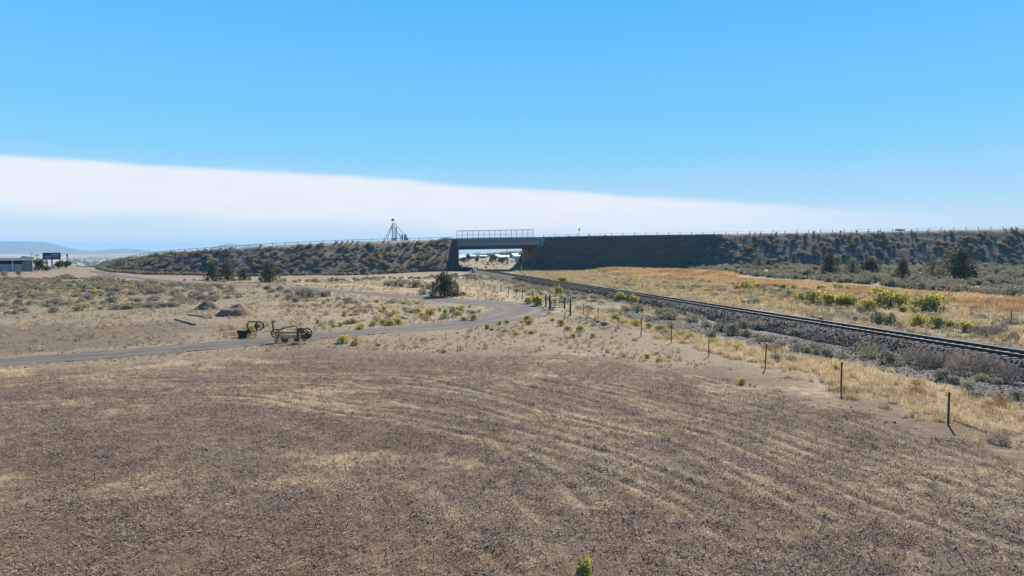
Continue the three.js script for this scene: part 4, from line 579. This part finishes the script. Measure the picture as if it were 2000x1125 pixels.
// ---------------------------------------------------------------- buildings, poles and signs
const white = mat(0.75, 0.75, 0.72, 0.7), greyWall = mat(0.33, 0.33, 0.34, 0.8), darkWall = mat(0.2, 0.2, 0.21, 0.8), roofWhite = mat(0.65, 0.65, 0.65, 0.6), woodPole = mat(0.12, 0.095, 0.07, 1), darkMetal = mat(0.05, 0.05, 0.055, 0.6);
function onGround(px, depth) { const q = place(px, 500, depth); return [q.x, ground(q.x, depth), q.z]; }
{
  const D = 236, p0 = onGround(63, D), u = D / F * 1.2, t = thing('long_shed', 'long grey shed with white roof edge and dark panel standing for its shaded end bay', 'shed', [p0[0], p0[1], p0[2]], 0.6), L = 26, hh = 18.5 * u;
  part('back_wall', box(L, hh, 0.2, -L / 2, hh / 2, -9), darkWall, t); part('side_wall', box(0.2, hh, 9, -0.1, hh / 2, -4.5), darkWall, t); part('end_bay_shade', box(14 * u, hh - 0.05, 0.15, -7 * u, hh / 2, -0.4), darkWall, t);  // end bay is a solid dark panel standing in for the shade inside
  part('front_wall', box(L - 14.5 * u, 12.2 * u, 0.2, -14.5 * u - (L - 14.5 * u) / 2, 6.1 * u, -0.3), greyWall, t); part('post', box(0.22, hh, 0.22, -26.5 * u, hh / 2, 0.15), white, t); part('post', box(0.22, hh, 0.22, -52 * u, hh / 2, 0.15), white, t);
  part('roof', box(L + 0.8, 0.25, 10.6, -L / 2, hh + 0.62, -4.3), mat(0.12, 0.12, 0.13), t); part('fascia', box(L + 0.8, 0.6, 0.16, -L / 2, hh + 0.28, 1.1), roofWhite, t);
  const w = onGround(70, 250); const y = thing('low_fence_wall', 'low pale wall panel between the shed and the round tree', 'wall', [w[0], w[1], w[2]]); part('panel', box(3, 1.1, 0.15, 0, 0.55, 0), greyWall, y); part('cap', box(3.1, 0.1, 0.25, 0, 1.15, 0), white, y);
}
{
  const D = 258, u = D / F * 1.1, p = onGround(101, D), t = thing('billboard', 'large dark billboard on a single steel column', 'billboard', [p[0], p[1], p[2]], 0.5), topY = H + (490 - 493) * u + 0, cy = H - 9 * u - p[1];
  const face = canvasTex(256, (c, n) => { c.fillStyle = '#1b1a3a'; c.fillRect(0, 0, n, n); c.fillStyle = '#3c3350'; c.fillRect(80, 0, n - 80, n * 0.62); c.fillStyle = '#c8c6d2'; c.fillRect(126, 58, 100, 20); c.fillStyle = '#8d8798'; c.fillRect(70, 110, 160, 46); c.fillStyle = '#7c5964'; c.fillRect(150, 190, 90, 22); c.fillStyle = '#6d8bb0'; c.fillRect(28, 120, 40, 80); c.fillRect(60, 180, 60, 40); });
  part('panel', box(26.5 * u, 11.5 * u, 0.5, 0, cy, 0), darkMetal, t); const f = part('printed_face', new THREE.PlaneGeometry(26 * u, 11 * u), new THREE.MeshStandardMaterial({ map: face, roughness: 0.6 }), t); f.position.set(0, cy, 0.26);
  part('walkway', box(24 * u, 0.12, 1.0, 0, cy - 6.6 * u, 0.5), darkMetal, t); part('column', new THREE.CylinderGeometry(0.32, 0.38, cy, 10).translate(0, cy / 2, -0.45), mat(0.3, 0.36, 0.36, 0.6), t);
}
function pole(px, topY, D, label, arms = 1, name = 'utility_pole', group) { const p = onGround(px, D), h = H + (490 - topY) / F * D - p[1], t = thing(name, label, 'pole', p, 0, group); part('shaft', new THREE.CylinderGeometry(0.11, 0.17, h, 7).translate(0, h / 2 - 0.1, 0), woodPole, t); for (let k = 0; k < arms; k++) { const a = part('crossarm', box(2.4, 0.13, 0.13, 0, h - 0.5 - k * 0.9, 0.18), woodPole, t); for (const s of [-1.1, -0.5, 0.5, 1.1]) part('insulator', new THREE.CylinderGeometry(0.05, 0.06, 0.18, 6).translate(s, h - 0.35 - k * 0.9, 0.18), darkMetal, a); } return t; }
pole(72, 496, 262, 'tall wooden utility pole between the shed and billboard'); pole(118, 496, 300, 'wooden utility pole just past the billboard'); pole(62, 494, 420, 'thin far utility pole behind the shed'); pole(122, 505, 290, 'short wooden pole rising from the thicket', 0); pole(115, 503, 290, 'short leaning wooden pole under the billboard edge', 0);
pole(990, 484, 300, 'tall wooden utility pole standing in the bridge opening', 1); pole(936.5, 494, 560, 'thin far utility pole seen under the bridge', 2); pole(923, 495, 600, 'faint distant utility pole seen beneath the girder', 1); pole(292, 486, 900, 'thin radio mast beyond the highway embankment', 0, 'radio_mast');
{
  const p = onGround(131, 270), h = H - 8 / F * 270 - p[1], t = thing('road_sign', 'small dark rectangular road sign on a thin post beyond the thicket', 'sign', p); part('post', rod([0, 0, 0], [0, h - 0.4, 0], 0.06), darkMetal, t); part('panel', box(0.6, 1.3, 0.06, 0, h - 0.2, 0), darkMetal, t);
  const c = place(1132, 461, BD - 0.0); const g = thing('road_sign', 'diamond road sign seen from behind on the highway shoulder', 'sign', [c.x, c.y - 0.25, c.z - 1.6]); part('post', rod([0, 0, 0], [0, 3.1, 0], 0.05), darkMetal, g); part('panel', new THREE.BoxGeometry(0.62, 0.62, 0.04).rotateZ(Math.PI / 4).scale(0.75, 1.15, 1).translate(0, 2.45, 0.07), darkMetal, g);
}
// town buildings through the opening
function barn(px, depth, w, d, hw, hr, wallM, roofM, label, turn = 0) { const p = onGround(px, depth), t = thing('town_building', label, 'building', p, turn); part('wall', box(w, hw + 0.3, d, 0, hw / 2 - 0.15, 0), wallM, t); const s = new THREE.Shape([new THREE.Vector2(-d / 2 - 0.4, 0), new THREE.Vector2(d / 2 + 0.4, 0), new THREE.Vector2(0, hr)]); part('roof', new THREE.ExtrudeGeometry(s, { depth: w + 0.6, bevelEnabled: false }).rotateY(Math.PI / 2).translate(-w / 2 - 0.3, hw + 0.01, 0), roofM, t); part('door', box(w * 0.2, hw * 0.7, 0.1, w * 0.1, hw * 0.35, d / 2 + 0.06), darkMetal, t); part('window', box(w * 0.1, hw * 0.25, 0.1, -w * 0.25, hw * 0.55, d / 2 + 0.06), darkMetal, t); return t; }
barn(904, 430, 4, 8, 2.2, 1.8, greyWall, roofWhite, 'white roofed barn beside the bridge wing wall opening');
barn(984, 470, 7, 8, 2.4, 1.2, white, roofWhite, 'bright white low shed behind the wide dark bush'); barn(973, 540, 4, 6, 2.6, 1.4, white, roofWhite, 'small white house behind the slender tree');
barn(1014, 410, 5.5, 8, 3.4, 0.7, mat(0.42, 0.44, 0.48), roofWhite, 'pale grey shed near the right hand abutment'); barn(1006, 540, 4.5, 7, 3.4, 1.2, white, roofWhite, 'white roof rising above the pale grey shed'); barn(944, 600, 6, 6, 2, 0.8, greyWall, roofWhite, 'distant long pale building between the poles'); barn(924, 560, 4, 6, 2.2, 1.2, mat(0.3, 0.4, 0.45), roofWhite, 'distant bluish building beside the rounded tree');
{ // far town in the valley
  const R = rngOf(515), n = 460, im = shadows(new THREE.InstancedMesh(roundTree(77, 90, [0.07, 0.09, 0.05]).crown.scale(1.3, 1, 1.3), M.juniper, n)), m4 = new THREE.Matrix4();
  for (let k = 0; k < n; k++) { const d = 1700 + 1900 * R(), x = mix(130, 330, R()), q = place(x, 505, d), s = 6 + 8 * R(); m4.makeScale(s * 1.6, s, s * 1.6).setPosition(q.x, ground(q.x, d), -d); im.setMatrixAt(k, m4); } for (let k = 0; k < 200; k++) { const d = 640 + 160 * R(), q = place(mix(870, 1050, R()), 500, d), s = 3.5 + 3.8 * R() * R() + 1.5 * n1(q.x * 0.08, 3); m4.makeScale(s * 1.5, s, s * 1.5).setPosition(q.x, ground(q.x, d), -d); im.setMatrixAt(n - 1 - k, m4); } im.name = 'distant_grove'; scene.add(tag(im, 'distant belts of trees round the town and valley', 'trees', null, 'stuff'));
  const bm = shadows(new THREE.InstancedMesh(box(1, 1, 1, 0, 0.5, 0), mat(0.6, 0.6, 0.6), 70)); for (let k = 0; k < 70; k++) { const d = 1700 + 1700 * R(), q = place(mix(130, 300, R()), 505, d); m4.makeScale(8 + 16 * R(), 3 + 3 * R(), 8).setPosition(q.x, ground(q.x, d), -d); bm.setMatrixAt(k, m4); } bm.name = 'distant_town'; scene.add(tag(bm, 'far off town houses that read as pale specks in the valley', 'houses', null, 'stuff'));
}
// ---------------------------------------------------------------- grain elevator behind the embankment
{
  const D = 620, u = D / F, p = onGround(769, D), t = thing('grain_elevator', 'tall grain elevator leg with sloping spouts behind the embankment', 'grain elevator', p), X = (px) => (px - 769) * u, Y = (py) => H + (490 - py) * u - p[1];
  const pale = mat(0.4, 0.42, 0.43, 0.6), blue = mat(0.22, 0.26, 0.33, 0.6), dk = mat(0.1, 0.11, 0.12, 0.7);
  const tower = (x, w, y1, m) => { const g = []; for (const [sx, sz] of [[-1, -1], [1, -1], [1, 1], [-1, 1]]) g.push(rod([x + sx * w, 0, sz * w], [x + sx * w, y1, sz * w], 0.16, 0.16, 5)); const n = Math.round(y1 / (w * 2.2)); for (let k = 0; k < n; k++) { const a = y1 * k / n, b = y1 * (k + 1) / n, s = k % 2 ? 1 : -1; for (const z of [-w, w]) g.push(rod([x - w * s, a, z], [x + w * s, b, z], 0.09, 0.09, 4)); for (const q of [-w, w]) g.push(rod([x + q, a, -w * s], [x + q, b, w * s], 0.05, 0.05, 4), rod([x - w, b, q], [x + w, b, q], 0.05, 0.05, 4)); } return part('tower', g, m, t); };
  tower(X(767.5), 0.55, Y(437), pale); tower(X(774.3), 0.5, Y(443), pale);
  part('leg_casing', [box(0.5, Y(435), 0.4, X(766.8), Y(435) / 2, 0), box(0.5, Y(435), 0.4, X(771.5), Y(435) / 2, 0)], pale, t);
  part('head_house', [box(5.2 * u, 3 * u, 2, X(768), Y(430.5), 0), box(3.5 * u, 1.6 * u, 1.4, X(768), Y(428.4), 0)], dk, t); part('platform', box(5.6 * u, 0.15, 2.6, X(769), Y(436), 0), pale, t);
  for (const [a, b, c, d, z] of [[765.5, 441, 749.5, 470.5, -0.6], [766.2, 443, 756, 470, 0.7], [772, 436.5, 790, 458, 0.3], [775, 450, 784, 464, 0.3]]) part('spout', rod([X(a), Y(b), z], [X(c), Y(d), z], 0.28, 0.28, 7), mat(0.16, 0.18, 0.19, 0.6), t);
  part('short_leg', box(1.3 * u, Y(444), 0.8, X(774.6), Y(444) / 2, -1), blue, t); part('dump_shed', box(11 * u, Y(465), 5, X(770), Y(465) / 2, -2), mat(0.4, 0.42, 0.42), t);
  for (const [x, w, y] of [[786, 3.6, 459], [792, 5.5, 458.5], [796, 4, 465]]) { const b = part('bin', new THREE.CylinderGeometry(w * u / 2, w * u / 2, Y(y), 14).translate(X(x), Y(y) / 2, 0), blue, t); part('bin_roof', new THREE.ConeGeometry(w * u / 2 + 0.05, 0.9, 14).translate(X(x), Y(y) + 0.45, 0), dk, b); }
  part('vent_stack', box(1.2 * u, Y(456.5), 0.6, X(782), Y(456.5) / 2, 0.5), dk, t);
}
// ---------------------------------------------------------------- signal box, marker post
{
  const p = at(927.5, 533), t = thing('signal_cabinet', 'white railway equipment cabinet beside the track near the bridge', 'cabinet', p), u = -p[2] / F; part('body', box(5.6 * u, 8.2 * u, 1.0, 0, 4.3 * u, 0), white, t); part('roof', box(6.2 * u, 0.1, 1.2, 0, 8.5 * u, 0), roofWhite, t); part('door', box(3.5 * u, 6.5 * u, 0.04, 0, 4 * u, 0.53), mat(0.6, 0.6, 0.58), t); part('plinth', box(6 * u, 0.2, 1.1, 0, 0.02, 0), concrete, t); part('side_box', box(2.6 * u, 5.6 * u, 0.7, -4.6 * u, 2.9 * u, -0.3), mat(0.1, 0.11, 0.11), t);
  const q = at(1018.5, 532), w = -q[2] / F, s = thing('marker_post', 'pale slender marker post beside the track under the bridge end', 'post', q); part('shaft', box(1.6 * w, 10.5 * w, 0.12, 0, 5.2 * w, 0), mat(0.45, 0.46, 0.47), s); part('cap', box(1.9 * w, 0.12, 0.16, 0, 10.6 * w, 0), white, s);
}
// ---------------------------------------------------------------- fences
const postMat = mat(0.055, 0.045, 0.035, 0.8), wireMat = mat(0.2, 0.19, 0.18, 0.6, { metalness: 0.5 }), wood = mat(0.085, 0.065, 0.05, 1);
function tpost(h) { return mergeGeometries([box(0.045, h + 0.3, 0.012, 0, h / 2 - 0.15, 0), box(0.012, h + 0.3, 0.05, 0, h / 2 - 0.15, -0.025), box(0.06, 0.05, 0.03, 0, h - 0.05, 0.01)].map(strip)); }
function fence(label, list, strands, thick = 1, mat_ = postMat) {
  const t = thing('wire_fence', label, 'fence'), P = list.map(([x, y, topY]) => { const p = at(x, y), h = clamp((y - topY) * -p[2] / F, 0.9, 1.45); return [p, h]; }), R = rngOf(list.length);
  P.forEach(([p, h]) => { const o = part('fence_post', tpost(h), mat_, t); o.position.set(...p); o.scale.set(thick, 1, thick); o.rotation.set((R() - 0.5) * 0.06, R() * 0.6, (R() - 0.5) * 0.07); });
  for (const k of strands) { const g = []; for (let i = 0; i + 1 < P.length; i++) { const a = P[i][0], b = P[i + 1][0], m = [(a[0] + b[0]) / 2, (a[1] + b[1]) / 2 + k * (P[i][1] + P[i + 1][1]) / 2 - 0.03, (a[2] + b[2]) / 2]; g.push(tube([[a[0], a[1] + k * P[i][1], a[2] + 0.02], m, [b[0], b[1] + k * P[i + 1][1], b[2] + 0.02]], 0.004, 6, 3)); } part('wire', g, wireMat, t); }
}
fence('barbed wire fence on steel posts between the mown field and golden grass', [[1140, 616, 593], [1168, 629, 599], [1207, 644, 621], [1252, 658, 617], [1311, 670, 634], [1384.5, 696, 653], [1495, 721, 671], [1643, 766, 706], [1852.5, 830, 765], [2190, 935, 850]], [0.92, 0.68, 0.44, 0.22], 1.25);
fence('line of fence posts running from the gate back towards the bridge', [[1056, 596, 571], [1040, 590, 568], [1021, 584, 566], [1008, 580, 564], [993, 576, 561], [978, 571, 558], [966, 567, 556], [955, 564, 554], [945, 560.5, 551], [936, 557, 549], [928, 554, 546], [920, 551.5, 544], [912, 549, 542], [905, 546.5, 540]], [0.9, 0.5], 2);
fence('wire fence on thin posts beyond the railway', [[1170, 549, 541], [1255, 563, 552], [1335, 568, 556], [1444, 576, 561], [1492, 581, 563], [1540, 584, 562], [1600, 589, 568], [1662, 595, 576], [1739, 603, 584], [1843, 615, 596], [1975, 628, 607], [2120, 644, 620]], [0.92, 0.55], 1.5);
{
  const g = thing('gate_brace', 'pair of weathered wooden gate posts joined by a rail, hinge side', 'fence'), h2 = thing('gate_brace', 'pair of weathered wooden gate posts joined by a rail, next to the wire fence', 'fence');
  const put = (parent, list) => { const P = list.map(([x, y, ty]) => { const p = at(x, y), h = (y - ty) * -p[2] / F; const o = part('post', new THREE.CylinderGeometry(0.085, 0.1, h + 0.3, 9).translate(0, h / 2 - 0.15, 0), wood, parent); o.position.set(...p); return [p, h]; }); const [[a, h], [b, hb]] = P; part('rail', rod([a[0], a[1] + h * 0.62, a[2]], [b[0], b[1] + hb * 0.64, b[2]], 0.04, 0.04, 6), wood, parent); return P; };
  const A = put(g, [[1066, 600, 574.5], [1073.5, 605.5, 575.5]]), B = put(h2, [[1102.6, 604, 581], [1114, 616, 585]]);
  const p = A[1][0], q = at(1090, 604.5), t = thing('farm_gate', 'dark metal bar gate standing open from the wooden posts', 'gate'), L = [q[0] - p[0], q[2] - p[2]];
  const e = (k, y) => [p[0] + 0.12 + L[0] * k, p[1] + y, p[2] + L[1] * k];
  part('frame', [rod(e(0, 0.15), e(0, 1.35), 0.025), rod(e(1, 0.15), e(1, 1.35), 0.025), rod(e(0.5, 0.15), e(0.5, 1.35), 0.02)], steel, t); for (let k = 0; k < 6; k++) part('bar', rod(e(0, 0.15 + k * 0.24), e(1, 0.15 + k * 0.24), 0.022), mat(0.3, 0.31, 0.32, 0.4, { metalness: 0.6 }), t);
  const r = at(533.5, 651), s = thing('wooden_post', 'short weathered wooden post standing behind the old hay rake', 'post', r); part('shaft', new THREE.CylinderGeometry(0.065, 0.075, 1.15, 8).translate(0, 0.42, 0), mat(0.14, 0.11, 0.06, 1), s); part('top_cap', new THREE.CylinderGeometry(0.05, 0.066, 0.04, 8).translate(0, 1.015, 0), mat(0.2, 0.17, 0.11, 1), s);
}
// ---------------------------------------------------------------- soil mounds, poles on the ground
function mound(px, py, w, h, label, seed) {
  const p = at(px, py), u = -p[2] / F, R = w * u / 2, n = 40, g = new THREE.CircleGeometry(1, 56, 0, 6.2832), pos = [], idx = [], col = [];
  for (let j = 0; j <= n; j++) for (let i = 0; i < 56; i++) { const r = j / n, a = i / 56 * 6.2832, x = Math.cos(a) * r, z = Math.sin(a) * r, y = h * u * (0.86 * (1 - r ** 2.1) ** 1.25 * (1 + 0.25 * n1(x * 0.9 + seed, z * 0.9)) + 0.05 * n2(x * 2.5 + seed, z * 2.5) * r * (1 - r) * 2) - 0.08 * r; pos.push(x * R, y, z * R * 0.8); const v = 1 + 0.3 * n3(x * 7, z * 7 + seed); col.push(0.16 * v, 0.105 * v, 0.066 * v); if (j < n) { const q = j * 56 + i, s = j * 56 + (i + 1) % 56; idx.push(q, s, q + 56, s, s + 56, q + 56); } }
  const b = new THREE.BufferGeometry(); b.setAttribute('position', new THREE.Float32BufferAttribute(pos, 3)); b.setAttribute('color', new THREE.Float32BufferAttribute(col, 3)); b.setIndex(idx); b.computeVertexNormals();
  const o = top('soil_mound', b, new THREE.MeshStandardMaterial({ vertexColors: true, roughness: 1, side: THREE.DoubleSide, bumpMap: soilBump, bumpScale: 0.02 }), label, 'mound'); o.position.set(p[0], p[1] - 0.02, p[2] - R * 0.8); return o;
}
mound(395, 606, 66, 17, 'lower dark soil mound, farther of the two heaps', 3); mound(446, 619, 86, 24, 'larger dark soil mound near the poles lying on the ground', 8); mound(893, 579, 52, 14, 'grey soil heap beside the lone juniper', 14); mound(492, 595, 36, 4, 'very low soil hump past the two heaps', 19);
for (const [a, b, label] of [[[341, 624.5], [382, 635.5], 'longer weathered pole lying on the ground, nearer the brown patch'], [[367, 615.5], [413, 621.5], 'thinner weathered pole lying on the ground below the soil mounds']]) { const p = at(...a), q = at(...b), t = thing('lying_pole', label, 'pole', p), e = [q[0] - p[0], q[1] - p[1], q[2] - p[2]]; part('shaft', rod([0, 0.07, 0], [e[0], e[1] + 0.08, e[2]], 0.07, 0.085, 8), mat(0.24, 0.205, 0.165, 1), t); part('cut_end', new THREE.SphereGeometry(0.07, 8, 6).scale(0.6, 1, 1).translate(e[0], e[1] + 0.1, e[2]), mat(0.2, 0.18, 0.15, 1), t); }
// ---------------------------------------------------------------- two old farm machines
const rustA = mat(0.12, 0.07, 0.038, 0.8), rustB = mat(0.17, 0.095, 0.045, 0.85), worn = mat(0.4, 0.37, 0.34, 0.5, { metalness: 0.6 });
function wheel(parent, c, R, spokes, plane = 'xy', r = 0.022, m = rustA) {
  const w = part('wheel', ring(R, r, [0, 0, 0]), m, parent); w.position.set(...c); if (plane === 'yz') w.rotation.y = Math.PI / 2; else if (typeof plane === 'number') w.rotation.y = plane;
  const g = []; for (let k = 0; k < spokes; k++) { const a = k / spokes * 6.283 + 0.3; g.push(rod([0, 0, 0], [Math.cos(a) * R, Math.sin(a) * R, 0], r * 0.7, r * 0.6, 5)); } part('spokes', g, m, w); part('hub', new THREE.CylinderGeometry(R * 0.16, R * 0.16, r * 7, 8).rotateX(Math.PI / 2), m, w); return w;
}
{
  const p = at(570, 670), u = -p[2] / F / 20, t = thing('hay_rake', 'rusty old side delivery hay rake with reel beside the gravel road', 'farm machine', p, 0), X = (x) => (x - 1000) * u, Y = (y) => Math.max(0.02, (960 - y) * u);
  const reelA = wheel(t, [X(430), Y(590), 0.1], 0.28, 6, 0.35, 0.04); reelA.name = 'reel_end'; const reelB = wheel(t, [X(1560), Y(600), -0.05], 0.33, 6, 0.35, 0.045); reelB.name = 'reel_end'; reelB.scale.set(0.95, 1.08, 1);
  part('side_frame', tube([[X(440), Y(440), 0.15], [X(300), Y(510), 0.15], [X(270), Y(590), 0.15], [X(320), Y(680), 0.15], [X(430), Y(760), 0.15]], 0.042, 20), rustA, t);
  part('side_frame', tube([[X(1330), Y(400), 0.1], [X(1480), Y(430), 0.1], [X(1640), Y(540), 0.1], [X(1735), Y(660), 0.1], [X(1660), Y(770), 0.1], [X(1420), Y(790), 0.1]], 0.05, 24), rustA, t);
  part('top_beam', tube([[X(430), Y(445), 0.2], [X(600), Y(440), 0.2], [X(850), Y(375), 0.2], [X(1090), Y(322), 0.2], [X(1190), Y(325), 0.2], [X(1260), Y(390), 0.2]], 0.042, 30), rustA, t);
  part('brace_loop', tube([[X(860), Y(390), 0.2], [X(880), Y(430), 0.2], [X(1000), Y(436), 0.2], [X(1210), Y(430), 0.2]], 0.018, 18), rustA, t);
  part('upright', box(0.07, Y(430) - Y(780), 0.07, X(555), (Y(430) + Y(780)) / 2, 0.2), rustB, t); part('upright', box(0.13, Y(390) - Y(830), 0.1, X(1265), (Y(390) + Y(830)) / 2, 0.2), rustA, t); part('upright', box(0.06, Y(520) - Y(800), 0.06, X(1340), (Y(520) + Y(800)) / 2, -0.1), rustA, t);
  for (const [y, z] of [[540, 0.25], [600, -0.25], [665, 0.3], [700, -0.1]]) part('tine_bar', rod([X(440), Y(y), z], [X(1560), Y(y + 10), z - 0.1], 0.028, 0.028, 6), rustB, t);
  part('main_frame', [rod([X(430), Y(745), 0.1], [X(1420), Y(760), 0.1], 0.032), rod([X(430), Y(745), -0.7], [X(1420), Y(760), -0.6], 0.03), rod([X(560), Y(745), 0.15], [X(560), Y(745), -0.75], 0.03), rod([X(1260), Y(755), 0.15], [X(1260), Y(755), -0.7], 0.03)], rustA, t);
  const tg = []; for (let k = 0; k < 60; k++) { const x = mix(470, 1480, k / 59), z = [0.25, -0.25, 0.3, -0.1][k % 4]; tg.push(rod([X(x), Y(560 + (k % 4) * 40), z], [X(x) + 0.03, Y(720 + (k % 4) * 40), z + 0.09], 0.006, 0.004, 4)); } part('tines', tg, rustA, t);
  const gear = part('gearbox', [box(0.24, 0.2, 0.25, X(1340), Y(450), 0.05), new THREE.CylinderGeometry(0.12, 0.12, 0.18, 10).rotateX(Math.PI / 2).translate(X(1400), Y(520), 0.05), box(0.3, 0.22, 0.3, X(1480), Y(680), 0)], rustA, t); part('lever', rod([X(1350), Y(440), 0.1], [X(1355), Y(345), 0.1], 0.02), rustA, gear);
  part('end_plate', new THREE.CylinderGeometry(0.27, 0.27, 0.03, 18).rotateX(Math.PI / 2).scale(1, 0.6, 1).translate(X(1560), Y(700), -0.1), rustA, t);
  for (const [x, y, z, r] of [[470, 860, 0.2, 0.16], [545, 860, -0.6, 0.16], [1245, 850, 0.2, 0.19], [1365, 840, -0.5, 0.19]]) { const w = wheel(t, [X(x), r + 0.01, z], r, 5, 'yz', 0.025); w.name = 'caster_wheel'; w.rotation.y = 1.1; part('fork', rod([X(x), r, z + 0.06], [X(x), Y(740), z + 0.03], 0.025), rustA, t); part('worn_rim', ring(r * 1.03, 0.012, [0, 0, 0.02]), worn, w); }
  t.scale.setScalar(1.06);
  part('stripper_bars', [box(0.7, 0.03, 0.05, X(780), Y(800), 0.15), box(0.75, 0.03, 0.05, X(800), Y(870), 0.05), box(0.4, 0.26, 0.04, X(740), Y(860), -0.1), box(0.34, 0.2, 0.04, X(1150), Y(850), -0.1)], rustA, t);
}
{
  const p = at(484, 659), u = -p[2] / F / 20, t = thing('hay_mower', 'old rusted mower with arched frame and spoked wheel, brush growing through it', 'farm machine', p), X = (x) => (x - 580) * u, Y = (y) => Math.max(0.02, (880 - y) * u);
  part('arch_frame', tube([[X(475), Y(560), -0.5], [X(475), Y(400), -0.5], [X(500), Y(320), -0.5], [X(570), Y(287), -0.5], [X(800), Y(285), -0.5], [X(1000), Y(285), -0.5], [X(1085), Y(330), -0.5], [X(1125), Y(420), -0.5], [X(1130), Y(585), -0.5]], 0.05, 40), rustA, t);
  wheel(t, [X(960), Y(450), -0.35], 0.3, 8, 0.3, 0.04); const w2 = wheel(t, [X(380), Y(740), 0.1], 0.25, 6, 0.6, 0.03);
  part('gear_column', [box(0.13, Y(320) - Y(560), 0.16, X(885), (Y(320) + Y(560)) / 2, -0.2), box(0.2, 0.1, 0.2, X(900), Y(500), -0.15), rod([X(890), Y(560), -0.2], [X(880), Y(720), -0.2], 0.03)], rustA, t); part('lever', rod([X(930), Y(340), -0.2], [X(935), Y(255), -0.2], 0.03), rustA, t);
  part('cutter_body', [new THREE.BoxGeometry(0.95, 0.28, 0.42).rotateZ(0.32).translate(X(470), Y(690), 0), new THREE.CylinderGeometry(0.14, 0.14, 0.5, 12).rotateX(Math.PI / 2).translate(X(270), Y(645), 0), new THREE.BoxGeometry(0.42, 0.3, 0.4).translate(X(390), Y(790), 0.05)], mat(0.035, 0.033, 0.032, 0.8), t);
  part('drawbar', rod([X(830), Y(400), -0.15], [X(620), Y(560), 0.1], 0.025), worn, t); part('crossbar', [rod([X(860), Y(330), -0.3], [X(560), Y(300), -0.5], 0.02), rod([X(700), Y(620), 0], [X(1060), Y(610), -0.4], 0.03)], rustA, t);
  for (const [x, y, w, h] of [[489, 655.5, 22, 1.35], [480, 658.5, 19, 0.85]]) { const q = at(x, y), s = -q[2] / F, o = thing('rabbitbrush', 'yellow rabbitbrush growing up through the old mower', 'rabbitbrush', [q[0], q[1] - 0.02, q[2]], x, 'rabbitbrush in the mower'); o.scale.set(w * s / 2, w * s * 0.8 * h, w * s / 2); for (const [n, geo, m] of kinds.rabbit.protos[x > 480 ? 1 : 0]) part(n, geo, m, o); }
}
// ---------------------------------------------------------------- car on the highway
{
  const [c, f, tt] = embR.crestPts.reduce((b, q) => Math.abs(CX + F * q[0].x / -q[0].z - 1811) < Math.abs(CX + F * b[0].x / -b[0].z - 1811) ? q : b), t = thing('car', 'dark car on the highway with only its roof showing over the embankment', 'car', [c.x - f.x * 18, c.y - 0.62, c.z - f.z * 18], Math.atan2(-tt.z, tt.x));
  const paint = new THREE.MeshPhysicalMaterial({ color: new THREE.Color().setRGB(0.03, 0.032, 0.035), roughness: 0.35, clearcoat: 0.8 }), ex = (pts, w) => new THREE.ExtrudeGeometry(new THREE.Shape(pts.map((q) => new THREE.Vector2(...q))), { depth: w, bevelEnabled: true, bevelSize: 0.06, bevelThickness: 0.06, bevelSegments: 2 }).translate(0, 0, -w / 2);
  part('body', ex([[-2.2, 0.35], [2.2, 0.35], [2.25, 0.75], [1.4, 0.95], [-2.1, 1.0], [-2.25, 0.7]], 1.7), paint, t); part('cabin', ex([[-1.7, 1.0], [1.1, 0.98], [0.5, 1.48], [-1.3, 1.5]], 1.45), paint, t); part('window', ex([[-1.5, 1.06], [0.9, 1.05], [0.45, 1.4], [-1.2, 1.42]], 1.5), mat(0.02, 0.025, 0.03, 0.1), t);
  for (const x of [-1.4, 1.4]) for (const z of [-0.85, 0.85]) { const w = part('wheel', new THREE.CylinderGeometry(0.34, 0.34, 0.22, 18).rotateX(Math.PI / 2), mat(0.02, 0.02, 0.02), t); w.position.set(x, 0.34, z); part('rim', new THREE.CylinderGeometry(0.2, 0.2, 0.24, 12).rotateX(Math.PI / 2), steel, w); }
}
console.log('all built');
renderer.render(scene, camera);
